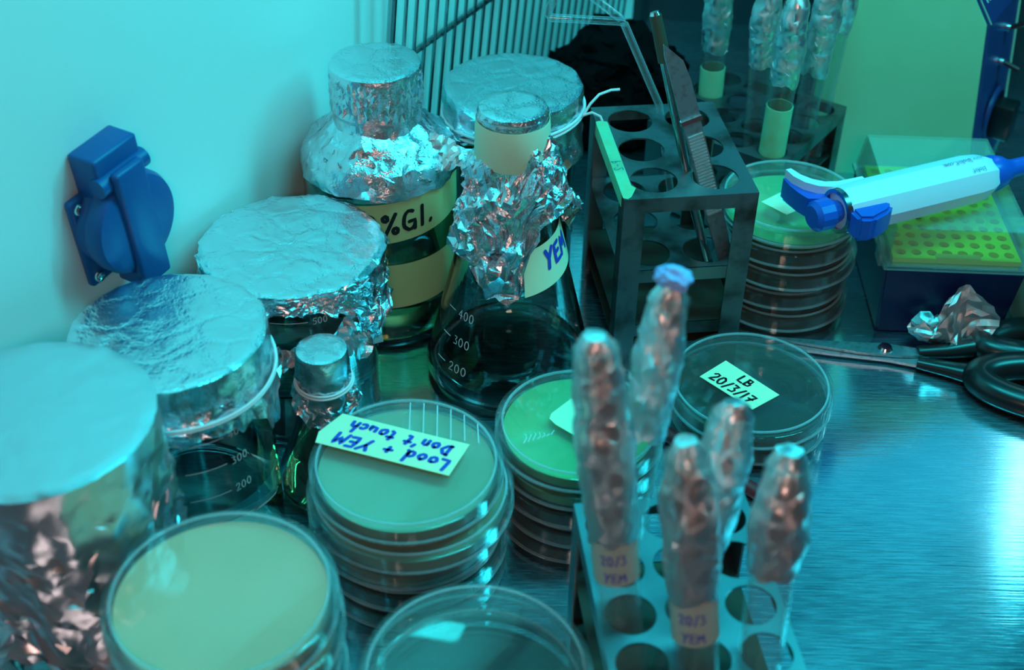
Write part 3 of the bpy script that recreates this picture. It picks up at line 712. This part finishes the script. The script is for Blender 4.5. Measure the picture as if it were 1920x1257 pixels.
gradmarks(t, 38.5, -48, (('500', 58), ), size=5)

# small stoppered flask
t = thing('small_flask', 'small glass flask of yellow liquid with a foil cap held by white string', 'flask', (-92.5, 505, 0))
bm = NB(); lathe(bm, [(0, 1), (21, 0), (25.5, 1.5), (27.5, 6), (26.5, 14), (12, 56), (10.8, 62), (10.8, 86), (9.6, 86), (9.6, 61), (24.8, 14), (25.8, 7), (23, 3.2), (0, 3.2)], 72); obj('flask_wall', bm, M['glassr'], t)
bm = NB(); lathe(bm, [(0, 3.6), (23, 3.6), (25.4, 7), (24.5, 14), (19.5, 28), (18.5, 27.6), (0, 27.6)], 64); obj('liquid', bm, M['amberr'], t)
bm = NB(); foil_wrap(bm, [(0, 90, .03), (11, 90, .04), (12.3, 89.6, .08), (12.7, 88, .18), (12.9, 76, .3), (13.2, 71, .25), (12.8, 66, .6), (14.5, 60, 1.0), (16, 53, 1.3)], 1.5, 51, ragged(4, .85, .15, ((-60, 30, .3),)), (1.2, 9))
foil_obj('foil_cover', bm, M['foil_m'], t, smooth=14)
bm = NB()
for k_ in range(2): tube(bm, [((14.0+k_*.4)*cos(a), (14.0+k_*.4)*sin(a), 71.5-1.4*k_+1.0*sin(a)) for a in [2*pi*i/48 for i in range(48)]], .6, 7, closed=True)
obj('string', bm, M['string'], t)

# ------------------------------------------------------------------ steel tube racks
def holed_plate(w_, l_, cols, rows, r_, px, py, z, th=1.0, x0=None, y0=None, sub=6):
    """plate 0..w, 0..l at height z with round holes, sheet thickness th"""
    bm = NB(); x0 = x0 if x0 is not None else (w_-px*(cols-1))/2; y0 = y0 if y0 is not None else (l_-py*(rows-1))/2
    def ring(cx, cy, hx0, hx1, hy0, hy1):
        n = 32; inner = []; outer = []
        for i in range(n):
            a = 2*pi*i/n+pi/4; c_, s_ = cos(a), sin(a)
            inner.append(bm.verts.new((cx+r_*c_, cy+r_*s_, z)))
            k = i/n*4; q = int(k) % 4; f = k-int(k)
            cor = [(hx1, hy1), (hx0, hy1), (hx0, hy0), (hx1, hy0)]
            A, B = cor[q], cor[(q+1) % 4]
            outer.append(bm.verts.new((A[0]+(B[0]-A[0])*f, A[1]+(B[1]-A[1])*f, z)))
        for i in range(n):
            j = (i+1) % n; bm.faces.new((inner[i], outer[i], outer[j], inner[j]))
    for i in range(cols):
        for j in range(rows):
            cx, cy = x0+px*i, y0+py*j
            ring(cx, cy, 0 if i == 0 else cx-px/2, w_ if i == cols-1 else cx+px/2, 0 if j == 0 else cy-py/2, l_ if j == rows-1 else cy+py/2)
    bmesh.ops.remove_doubles(bm, verts=bm.verts[:], dist=.01)
    fs = bm.faces[:]; r = bmesh.ops.extrude_face_region(bm, geom=fs)
    for v in [g for g in r['geom'] if isinstance(g, bmesh.types.BMVert)]: v.co.z -= th
    bmesh.ops.recalc_face_normals(bm, faces=bm.faces[:])
    return bm
def lleg(x, y, sx, sy, z1, wx=12, wy=12, th=1.0):
    bm = NB()
    box(bm, min(x, x+sx*wx), max(x, x+sx*wx), min(y, y+sy*th), max(y, y+sy*th), 0, z1)
    box(bm, min(x, x+sx*th), max(x, x+sx*th), min(y+sy*th, y+sy*wy), max(y+sy*th, y+sy*wy), 0, z1)
    return bm
def rack(name, label, loc, rz, w_, l_, h, cols, rows, r_, pitch, shelves, m1, group=None, py=None, legw=12):
    t = thing(name, label, 'tube rack', loc, rz, group)
    py = py or pitch
    obj('top_plate', holed_plate(w_, l_, cols, rows, r_, pitch, py, h), M[m1], t, smooth=None)
    for i, (z, holes) in enumerate(shelves):
        if holes: obj('middle_shelf', holed_plate(w_-2.4, l_-2.4, cols, rows, r_, pitch, py, z), M[m1], t, loc=(1.2, 1.2, 0), smooth=None)
        else:
            bm = NB(); box(bm, 1.2, w_-1.2, 1.2, l_-1.2, z-1, z); obj('bottom_shelf', bm, M['shelf_shade'], t, smooth=None)
        for y0_ in (.9, l_-1.9):
            bm = NB(); box(bm, legw*.9, w_-legw*.9, y0_, y0_+1, z-8, z); obj('shelf_lip', bm, M[m1], t, smooth=None)
    bm = NB()
    for y0, y1 in ((0, 1), (l_-1, l_)): box(bm, 0, w_, y0, y1, h-9, h-1)
    for x0, x1 in ((0, 1), (w_-1, w_)): box(bm, x0, x1, 1, l_-1, h-9, h-1)
    obj('top_flange', bm, M[m1], t, smooth=None)
    for sx, sy, x, y in ((1, 1, .02, .02), (-1, 1, w_-.02, .02), (1, -1, .02, l_-.02), (-1, -1, w_-.02, l_-.02)):
        obj('leg', lleg(x, y, sx, sy, h-1.2, legw, legw), M[m1], t, smooth=None)
    return t
# rack 1 behind (rotated ~9 degrees)
rk1 = rack('test_tube_rack', 'tall stained steel rack with two columns of large holes and a green tape strip', (58.3, 603.5, 0), rad(8), 74, 103, 116, 2, 3, 13, 34, ((68, True), (30, False), (16, False)), 'steel', py=33)
bm = NB()
prism(bm, [(-.3, 1.5), (2.0, 0.4), (4.5, 2.6), (8.5, 11), (6.5, 14), (6.5, 84.5), (2, 86), (-.3, 85)], 116.05, 116.3)
box(bm, -.35, -.05, 6, 84, 108, 116.1)
lb = obj('tape_strip', bm, M['tape_green'], rk1, smooth=None)
bm = NB(); write(bm, 'P-2', 30, -6.0, 5.5, lambda x, y: Vector((-y-.3, 70-x+.0, 116.4)), .5); obj('handwriting', bm, M['ink_grey'], lb, smooth=None)
# front rack
rk2 = rack('test_tube_rack', 'steel rack in the foreground with three columns of holes holding foil-wrapped tubes', (46.8, 262, 0), rad(7.2), 74, 148, 90, 3, 6, 10.2, 24, ((51, False), (14, False)), 'steel2')
rk2.location = Vector((46.2, 256, 0))*S
# back rack
A_ = Vector((-.57, -.82)).normalized(); B_ = Vector((-A_.y*-1, A_.x*-1)); B_ = Vector((-.82, .57))
P1 = Vector((223.5, 808.6)); ang = atan2(A_.y, A_.x)
rk3 = rack('test_tube_rack', 'steel rack standing cornerwise at the back, beside the pale yellow machine', (P1.x, P1.y, 0), 0, 98, 98, 65, 4, 4, 10, 23.5, ((33, True), (10, False)), 'steel')
# local x along B_, local y along A_ (right-handed: B x A = +z)
rk3.location = Vector((P1.x, P1.y, 0))*S
m3 = Matrix(((A_.x, -A_.y, 0), (A_.y, A_.x, 0), (0, 0, 1))).to_4x4()
rk3.rotation_euler = (0, 0, atan2(B_.y, B_.x)-0.0)
# rotated so that the plate spans B_ (x) and A_ (y)

# ------------------------------------------------------------------ test tubes
def test_tube(hole, tip, r_=8.5, length=165, foil=(60, 20), tape=None, label='', group=None, plug=False, seed=1, ink=None, bulge=2.4, liquid=None, z0=52.5):
    """hole: where the tube crosses the rack plate, tip: top of the foil, world mm"""
    hole, tip = Vector(hole), Vector(tip); d = (tip-hole).normalized()
    base = hole-d*((hole.z-z0)/d.z); L_ = (tip-base).length
    t = thing('test_tube', label, 'test tube', base, group=group, rot=d.to_track_quat('Z', 'Y').to_euler())
    g1 = L_-6
    bm = NB(); p = [(r_*sin(a), r_-r_*cos(a)) for a in [pi/2*i/8 for i in range(9)]]+[(r_, g1), (r_-1.0, g1)]+[((r_-1)*sin(a), r_-(r_-1)*cos(a)) for a in [pi/2*i/8 for i in range(8, -1, -1)]]
    lathe(bm, p, 40); obj('glass_wall', bm, M['glass'], t)
    if liquid:
        bm = NB(); q = r_-1.2; lathe(bm, [(q*sin(a), r_-q*cos(a)) for a in [pi/2*i/8 for i in range(9)]]+[(q, liquid[1]), (0, liquid[1])], 32); obj('liquid', bm, M[liquid[0]], t)
    f0, f1 = L_-foil[0], L_
    rr = r_+.8
    bm = NB(); foil_wrap(bm, [(0, f1, .3), (rr*.5, f1-.6, .4), (rr*.78, f1-6, .5), (rr+bulge*.2, f1-20, .6), (rr+bulge, f0+foil[0]*.5, .6), (rr+bulge*.7, f0+foil[0]*.25, .5), (rr+.3, f0+4, .4), (rr+.1, f0, .3)], 2.4, seed, ragged(seed, .97, .04), (0, 0), skirt_from=2)
    foil_obj('foil_wrap', bm, M['foil_c'], t, smooth=20)
    if tape:
        a, b = tape; bm = NB(); lathe(bm, [(r_+.05, f0-a), (r_+.5, f0-a), (r_+.5, f0-a-b), (r_+.05, f0-a-b)], 36, closed=True); lb = obj('tape_label', bm, M['tape_grey' if ink else 'tape_green'], t)
        if ink:
            loc_c = (frame((0, 0, 0), (1, 0, 0), (0, 0, 1)) and d.to_track_quat('Z', 'Y').to_matrix().inverted()) @ (Vector((0, 0, 495))-hole)
            fn = cylmap(r_+.75, math.degrees(atan2(loc_c.y, loc_c.x))-38); bm = NB()
            write(bm, '20/3', 0, f0-a-b*.48, 4.2, fn, .6); write(bm, 'YEM', 1, f0-a-b*.9, 4.0, fn, .6); obj('handwriting', bm, M['ink_blue'], lb, smooth=None)
    if plug:
        bm = NB(); crumple_ball(bm, (0, 0, f1+1), (7, 6, 4.5), 3, 4, .25); obj('cotton_plug', bm, M['cotton'], t, smooth=60)
    return t
GT = 'foil-wrapped tubes in the front rack'
test_tube((44.5, 343, 90), (28.5, 366, 211), foil=(88, 0), tape=(-3, 19), ink=True, label='leftmost foil-wrapped test tube of the front rack, leaning left, with blue writing on tape', seed=61, group=GT, bulge=1.8)
test_tube((45.0, 369.5, 90), (59, 402, 208), r_=7.8, z0=66, foil=(66, 0), label='tallest foil-wrapped test tube leaning right, with a bluish cotton plug on top', plug=True, seed=62, group=GT, bulge=1.4)
test_tube((72.0, 321, 90), (61.3, 345, 181), foil=(66, 0), tape=(-3, 19), ink=True, label='foil-wrapped test tube in the middle of the front rack with a taped, written neck', seed=63, group=GT, bulge=1.8)
test_tube((71, 346, 90), (82.2, 370, 178), foil=(62, 0), label='foil-wrapped test tube behind the middle one, crossing it and leaning right', seed=64, group=GT, bulge=1.8)
test_tube((95.5, 322, 90), (98.6, 345, 177), foil=(52, 0), label='rightmost foil-wrapped test tube of the front rack', seed=65, group=GT, bulge=1.8)
GB = 'foil-capped tubes in the back rack'
def bh(a, b, z=65): q = P1+A_*a+B_*b; return Vector((q.x, q.y, z))
h0, p0 = 98/2-23.5*1.5, 23.5
for (ia, ib, lean, fl, tp, lab, sd) in (
    (1, 3, (-2, 0), 58, (10, 22), 'foil-capped test tube at the left of the back rack, with a wide green tape label', 71),
    (2, 1, (-4, -3), 44, None, 'foil-capped test tube just left of the one with the torn vertical tape', 72),
    (3, 0, (1, -2), 40, (14, 34), 'foil-capped test tube in front at the back rack, with a long torn vertical tape', 73),
    (1, 0, (2, -2), 52, None, 'foil-capped test tube right of the one with torn vertical tape', 74),
    (0, 0, (4, 1), 30, None, 'foil-capped test tube standing closest to the pale yellow machine', 75)):
    h_ = bh(h0+p0*ia, h0+p0*ib); tipz = 172
    test_tube(h_, h_+Vector((lean[0]*1.2, lean[1]*1.2, tipz-65)), r_=7.9, foil=(fl+20, 0), tape=tp, label=lab, seed=sd, group=GB, bulge=1.0, z0=11, liquid=('brown', 32) if sd != 72 else None)

# ------------------------------------------------------------------ tools standing in rack 1
t = thing('scalpel', 'steel scalpel with a ridged grip and pointed blade standing in the tall rack', 'scalpel', (0, 0, 0))
s0, s1 = V(122, 623.5, 60), V(79.5, 640, 190.5); ax = (s1-s0); Ls = ax.length
fx = frame(s0, ax, V(0.15, -1, .55))      # local x along the scalpel, z facing the camera
def sc(bm, pts, z0, z1): prism(bm, pts, z0, z1, fx)
bm = NB(); sc(bm, [(0, -3.8), (40, -5.2), (92, -5.0), (92, 5.0), (40, 5.2), (0, 3.8)], -1.3, 1.3); obj('handle', bm, M['blade'], t)
bm = NB()
for i in range(26): sc(bm, [(36+i*1.9, -4.2), (36.9+i*1.9, -4.2), (36.9+i*1.9, 4.2), (36+i*1.9, 4.2)], 1.3, 1.9)
obj('ridged_grip', bm, M['grip'], t, smooth=None)
bm = NB(); sc(bm, [(91.5, -6), (94, -6), (94, 6), (91.5, 6)], -1.8, 1.9); obj('collar', bm, M['chrome'], t)
bm = NB(); sc(bm, [(94, -5.6), (Ls-24, -5.4), (Ls-12, -3.8), (Ls, 4.2), (Ls-6, 5.4), (94, 5.4)], -.5, .5); obj('blade', bm, M['blade'], t)
bm = NB(); tube(bm, [V(128, 619, 62)-V(6, -1, 0), V(100, 626, 128), V(83, 637, 168), V(78.5, 641, 178)], 2.6, 14); tool = None
t = thing('glass_rod', 'thin dark rod leaning beside the scalpel in the tall rack, glinting at its top', 'rod', (0, 0, 0))
bm.free(); bm = NB(); tube(bm, [V(111, 631, 60), V(100, 633, 95), V(81.0, 645, 165), V(76.8, 649, 180)], 2.7, 14); obj('rod', bm, M['wire'], t)
bm = NB(); tube(bm, [V(78.2, 647.8, 175), V(71.6, 653, 199)], [3.6, 3.3], 14); obj('sleeve', bm, M['brownrub'], t)
bm = NB(); tube(bm, [V(71.7, 652.9, 198.6), V(71.1, 653.4, 200.6)], [3.2, 2.4], 14); obj('tip', bm, M['chrome'], t)
t = thing('cell_spreader', 'bent glass rod spreader with a triangular end standing in the tall rack', 'spreader', (0, 0, 0))
bm = NB(); tube(bm, [V(96, 703, 60), V(83.5, 699, 122), V(58.2, 680, 181)], 2.3, 12); obj('stem', bm, M['rodglass'], t)
bm = NB(); tube(bm, [V(58.2, 680, 182), V(55, 680, 182.6), V(17, 680, 184), V(15.3, 680, 186), V(24.5, 680, 206), V(27, 680, 206.5), V(56, 680.2, 184)], 2.3, 12); obj('triangle', bm, M['rodglass'], t)

# ------------------------------------------------------------------ pale yellow machine with navy front
t = thing('lab_machine', 'pale yellow metal instrument with a navy front panel and chamfered corner', 'instrument', (0, 0, 0))
near = [(206, 0), (323, 0), (310.5, 117), (280, 165), (262, 215), (206, 215)]
def mpt(x, z, k=0.0): return V(x+38*k, 833-(x-206)*.06+60*k, z)
bm = NB(); n0_ = [bm.verts.new(mpt(x, z)) for x, z in near]; n1_ = [bm.verts.new(mpt(x-1.0, z, 1.0)) for x, z in near]
bm.faces.new(n0_); bm.faces.new(n1_[::-1])
for i in range(len(near)):
    j = (i+1) % len(near); bm.faces.new((n0_[i], n1_[i], n1_[j], n0_[j]))
bmesh.ops.recalc_face_normals(bm, faces=bm.faces[:]); obj('housing', bm, M['machine'], t, smooth=None)
bm = NB(); fr_ = [(323, 0), (310.5, 117), (280, 165), (262, 215)]
o = [[bm.verts.new(mpt(x+dx, z, k)) for x, z in fr_] for k, dx in ((0.02, .2), (0.02, 2.2), (1.0, 2.2), (1.0, .2))]
for a, b in zip(o, o[1:]+o[:1]):
    for i in range(3): bm.faces.new((a[i], a[i+1], b[i+1], b[i]))
bmesh.ops.recalc_face_normals(bm, faces=bm.faces[:]); fp = obj('front_panel', bm, M['panel'], t, smooth=None)
bm = NB(); tube(bm, [mpt(x+2.3, z, 1.0) for x, z in fr_], 1.0, 6); tube(bm, [mpt(x+2.3, z, 0.04) for x, z in fr_[1:]], .6, 6); obj('panel_edging', bm, M['greenbox'], fp)
def toggle(k, z, dx=14, dz=-3):
    b_ = mpt(310.5+12.5*(117-z)/117+2.5, z, k); n_ = V(.85, -.53, 0)
    s_ = NB(); tube(s_, [b_, b_+n_*3], 3.2, 14); s_ = obj('switch', s_, M['chrome'], t)
    q = NB(); tube(q, [b_+n_*3, b_+n_*dx+V(0, 0, dz)], [1.6, 2.2], 10); obj('lever', q, M['knob'], s_)
toggle(.55, 76); toggle(.62, 100, 11, 5)
b_ = mpt(310.5+12.5*(117-40)/117+2.6, 38, .5); n_ = V(.85, -.53, 0)
bm = NB(); fxx = frame(b_, V(0, 0, 1), n_); lathe(bm, [(20, 0), (20, 2), (18.5, 3), (17, 3), (17, 0)], 40, closed=True, mx=fxx); obj('dial_ring', bm, M['panel'], t)
bm = NB(); fxx = frame(b_, V(.53, .85, 0), n_); rbox(bm, -9, 9, -16, 10, 0, 17, 1.5, 2, fxx); obj('socket_block', bm, M['rubber'], t)
bm = NB(); _b = mpt(295, 141, .3)
for r0, tx in ((0, 'lIl'), (1, 'IlIlI')): 
    write(bm, tx, 0, 0, 5.5, lambda x, y, r0=r0: mpt(303-y*.55+2.4-r0*5, 129+y*.85+r0*8, .15+x*.030), .8, jit=0)
obj('panel_lettering', bm, M['print_white'], fp, smooth=None)

# ------------------------------------------------------------------ tip box
t = thing('pipette_tip_box', 'navy plastic box of yellow-green pipette tips under a clear lid', 'tip box', (260, 696, 0), rad(-2))
def taper(bm, x0, x1, y0, y1, z0, z1, dx, dy):
    a = [bm.verts.new((x, y, z0)) for x, y in ((x0+dx, y0+dy), (x1-dx, y0+dy), (x1-dx, y1-dy), (x0+dx, y1-dy))]
    b = [bm.verts.new((x, y, z1)) for x, y in ((x0, y0), (x1, y0), (x1, y1), (x0, y1))]
    bm.faces.new(a[::-1]); bm.faces.new(b)
    for i in range(4): bm.faces.new((a[i], a[(i+1) % 4], b[(i+1) % 4], b[i]))
b2 = NB(); taper(b2, -41, 41, -58, 58, 0, 50, 4, 5); bmesh.ops.bevel(b2, geom=b2.edges[:], offset=1.5, segments=2, affect='EDGES'); obj('box_body', b2, M['navy'], t)
bm = NB(); rbox(bm, -42.5, 42.5, -59.5, 59.5, 49.6, 52.4, .8, 2); obj('clear_rim', bm, M['lidplastic'], t)
pl = holed_plate(74, 104, 8, 11, 3.0, 9, 9.1, 56, 3)
for v in pl.verts: v.co.x -= 37; v.co.y -= 55
tr_ = obj('tip_tray', pl, M['yellow'], t, smooth=None)
bm = NB(); box(bm, -36.5, 36.5, -54.5, 48.5, 46, 52.6); obj('tray_floor', bm, M['yellowdark'], tr_, smooth=None)
bm = NB(); box(bm, -12, 14, -54.8, -49.5, 56.02, 56.25); obj('tan_marking', bm, M['orange'], tr_, smooth=None)
bm = NB()     # clear lid: shell with thickness
b2 = NB(); taper(b2, -40.8, 40.8, -57.5, 57.5, 52.6, 76, 0, 0)
for v in b2.verts:
    if v.co.z > 70: v.co.x *= .93; v.co.y *= .94
bmesh.ops.delete(b2, geom=[f for f in b2.faces if f.normal.z < -.5 or all(v.co.z < 60 for v in f.verts)], context='FACES')
bmesh.ops.recalc_face_normals(b2, faces=b2.faces[:])
r = bmesh.ops.extrude_face_region(b2, geom=b2.faces[:])
for v in [g for g in r['geom'] if isinstance(g, bmesh.types.BMVert)]:
    v.co.x *= .975; v.co.y *= .98; v.co.z = 52.6 if v.co.z < 60 else 74.6
bmesh.ops.recalc_face_normals(b2, faces=b2.faces[:])
ld = obj('lid', b2, M['lidplastic'], t, smooth=None)
bm = NB(); rbox(bm, -43.5, -40.5, -50, -38, 46, 60, .8, 2); obj('latch', bm, M['lidplastic'], t)
bm = NB(); write(bm, 'SE', -6, -30, 6, lambda x, y: Vector((-28+y*.6+30, -48+x*.5+28, 76.2)), .7); write(bm, 'E', 0, 0, 6, lambda x, y: Vector((-26+x, -44+y, 76.2)), .8); obj('handwriting', bm, M['ink_black'], ld, smooth=None)

# pale green box and blue cap at the right edge
t = thing('green_box', 'pale green plastic box at the right edge beside the navy tip box', 'box', (344, 668, 0), rad(-2))
b2 = NB(); rbox(b2, -35, 35, -44, 44, 0, 34, 2, 2); obj('body', b2, M['greenbox'], t)
bm = NB(); rbox(bm, -36.5, 36.5, -45.5, 45.5, 34, 40, 1.5, 2); obj('cover', bm, M['greenbox'], t)
bm = NB(); tube(bm, [V(-36, 16, 46), V(-4, 12, 46)], 5.8, 16); obj('blue_cap', bm, M['blue2'], loc=(342, 668, 0), label='bright blue cap lying on the pale green box at the right edge', cat='cap')

# ------------------------------------------------------------------ pipette
t = thing('micropipette', 'pale blue micropipette with blue plunger, resting on the dish stack and tip box lid', 'pipette', (176, 631, 93), rad(24.1))
oct_ = [(15*cos(rad(a)), 14*sin(rad(a))) for a in range(0, 360, 15)]
def body(bm, secs, shape=8, sx=1.0):
    rings = []
    for x, r_, ry in secs:
        ring = []
        for k in range(32):
            a = 2*pi*k/32; q = 1/ (abs(cos((a % (pi/4))-pi/8)))**.75*cos(pi/8)**.75
            ring.append(bm.verts.new((x, r_*cos(a)*q, ry*sin(a)*q)))
        rings.append(ring)
    for A, B in zip(rings, rings[1:]):
        for k in range(32): bm.faces.new((A[k], A[(k+1) % 32], B[(k+1) % 32], B[k]))
    bm.faces.new(rings[0][::-1]); bm.faces.new(rings[-1])
    bmesh.ops.recalc_face_normals(bm, faces=bm.faces[:])
bm = NB(); body(bm, [(6, 13, 12.5), (9, 14.2, 13.8), (30, 15, 14.4), (95, 15, 14.4), (104, 14, 13.4), (110, 11, 10.6), (111.5, 8, 8)]); br_ = obj('barrel', bm, M['pale'], t, smooth=28)
def pmap(x, y):      # printing on the top-facing side of the barrel
    a = rad(96)+y/15.0; return Vector((x, 15.3*cos(a)*1.0, 14.85*sin(a)))
bm = NB(); write(bm, 'www.biohit.com', 0, 0, 3.4, lambda x, y: pmap(102-x, y-.5-1.0), .42, jit=0); write(bm, 'biohit', 0, 0, 2.8, lambda x, y: pmap(98-x, 6.5+y), .35, jit=0)
for v in bm.verts: pass
obj('printed_text', bm, M['ink_grey'], br_, smooth=None)
mxr = frame((0, 0, 0), (0, 0, 1), (1, 0, 0))      # lathe axis z -> local x
bm = NB(); lathe(bm, [(10.5, 4), (12.8, 4), (13, 7), (10.5, 7)], 40, closed=True, mx=mxr); obj('end_ring', bm, M['wire'], t)
bm = NB(); lathe(bm, [(0, -12), (6.5, -12), (9, -9.5), (9.2, -1), (7.5, 1), (6, 6), (0, 6)], 14, mx=mxr); obj('plunger', bm, M['blue2'], t, smooth=20)
def hook(z0, z1, g=0.0):
    outer = [(24, 14+g), (14, 14.5+g), (7, 17), (2, 22), (-2, 29), (-3.5, 36)]; inner = [(-8-g, 36), (-9-g, 28), (-8.5-g, 19), (-7-g, 12), (0, 9), (24, 9)]
    b_ = NB(); prism(b_, outer+inner, z0, z1); return b_
bmh = hook(-8, 4); obj('finger_hook', bmh, M['blue2'], t)
bmh = NB(); prism(bmh, [(30, 14.3), (14, 15), (7, 17.4), (2, 22.3), (-1.6, 29), (-3, 37), (-6.5, 37), (-6.5, 29), (-4, 21), (1, 14.5), (8, 11), (30, 9)], 4, 9); obj('hook_cover', bmh, M['pale'], t)
bm = NB(); prism(bm, [(5, -10), (28, -11), (31, -15), (25, -20), (12, -24), (4, -21)], -8, 8)
bmesh.ops.bevel(bm, geom=bm.edges[:], offset=2.0, segments=3, affect='EDGES'); obj('tip_ejector', bm, M['blue2'], t)
bm = NB(); lathe(bm, [(0, 109), (10.5, 109), (11, 113), (9.5, 119), (6.5, 124), (5.6, 128), (5.2, 190), (0, 190)], 32, mx=mxr); obj('tip_cone', bm, M['blue2'], t)

# ------------------------------------------------------------------ scissors and foil scrap
t = thing('scissors', 'pair of scissors with black plastic handles lying on the steel bench', 'scissors', (0, 0, 0))
bm = NB(); prism(bm, [(150, 630), (186, 626.5), (222, 625), (240, 621), (246, 614), (228, 613.5), (205, 616), (180, 622)], 4.2, 6.0); obj('blade', bm, M['blade'], t)
bm = NB(); prism(bm, [(152, 624), (190, 617), (222, 612), (242, 606), (250, 612), (232, 618), (205, 622), (176, 627)], 2.0, 3.8); obj('blade', bm, M['blade'], t)
bm = NB(); lathe(bm, [(4.4, 6.0), (4.4, 6.8), (3.4, 8.2), (0, 8.8)], 28, cx=221, cy=619.5); obj('pivot', bm, M['chrome'], t)
def loop(cx, cy, a, b, rot, z, hook_):
    bm = NB(); c_, s_ = cos(rot), sin(rot); pts = []
    for i in range(56):
        th = 2*pi*i/56; x = a*cos(th); y = b*sin(th)*(1+.12*cos(th)); pts.append((cx+x*c_-y*s_, cy+x*s_+y*c_, z))
    tube(bm, pts, 9.6, 14, closed=True, flat=.85, up=(0, 0, 1))
    tube(bm, hook_, [4.2, 5.5, 7.5, 7.5][:len(hook_)], 12, flat=.8, up=(0, 0, 1))
    return bm
obj('handle', loop(312, 583, 44, 20, rad(-12), 8, [(238, 609, 4.5), (254, 603, 5), (270, 596, 6), (276, 592, 6)]), M['rubber'], t, smooth=60)
obj('handle', loop(320, 625, 40, 13, rad(3), 8.5, [(240, 618, 5.5), (256, 619, 6), (272, 622, 7), (280, 626, 7)]), M['rubber'], t, smooth=60)
bm = NB(); rnd = random.Random(12); rows = []
for i in range(9):
    row = []
    for j in range(10):
        u_, v_ = i/8-.5, j/9
        row.append(bm.verts.new((u_*(14+22*sin(v_*2.6))+9+rnd.uniform(-.8, .8), 5*sin(u_*6+v_*2)-3+v_*7+rnd.uniform(-1.5, 1.5), 1.5+v_*36*(1-.35*abs(u_+.1))+rnd.uniform(-.8, .8))))
    rows.append(row)
for A, B in zip(rows, rows[1:]):
    for j in range(9): bm.faces.new((A[j], A[j+1], B[j+1])); bm.faces.new((A[j], B[j+1], B[j]))
crumple_ball(bm, (-10, 3, 9), (12, 8, 7.5), 9, 3, .45)
fs_ = foil_obj('foil_scrap', bm, M['foil_c'], None, smooth=12, loc=(258, 626, 5.5), label='crumpled scrap of aluminium foil lying on the scissors beside the navy box', cat='foil scrap')
# dark red stick and cable
bm = NB(); tube(bm, [V(66, 564, 4.2), V(100, 528, 4.2), V(131, 497, 4.2)], 4.0, 14); obj('red_stick', bm, M['red'], label='dark red wooden stick lying between the front rack and the LB dish', cat='stick')
bm = NB()
for dx in (0, 5):
    tube(bm, [V(326+dx+10*sin(i*.35), 700+i*9, 3+6*abs(sin(i*.3))) for i in range(18)], 1.3, 7)
obj('cable', bm, M['wire'], label='thin grey cable lying on the bench behind the navy tip box', cat='cable')

# fluorescent tube of the cabinet -------------------------------------
t = thing('hood_lamp', 'fluorescent tube lamp of the cabinet hood, reflected in the steel bench', 'lamp', (0, 0, 0))
bm = NB(); tube(bm, [V(503, 909, 500), V(503+.34*520, 909+.94*520, 500)], 13, 20)
obj('lamp_tube', bm, mat('lamp_glow', (1, 1, 1), .5, emis=((0.35, 0.95, 1.0), 6.0)), t)
bm = NB(); tube(bm, [V(496, 890, 500), V(504, 911, 500)], 14, 20); obj('end_cap', bm, M['wire'], t)
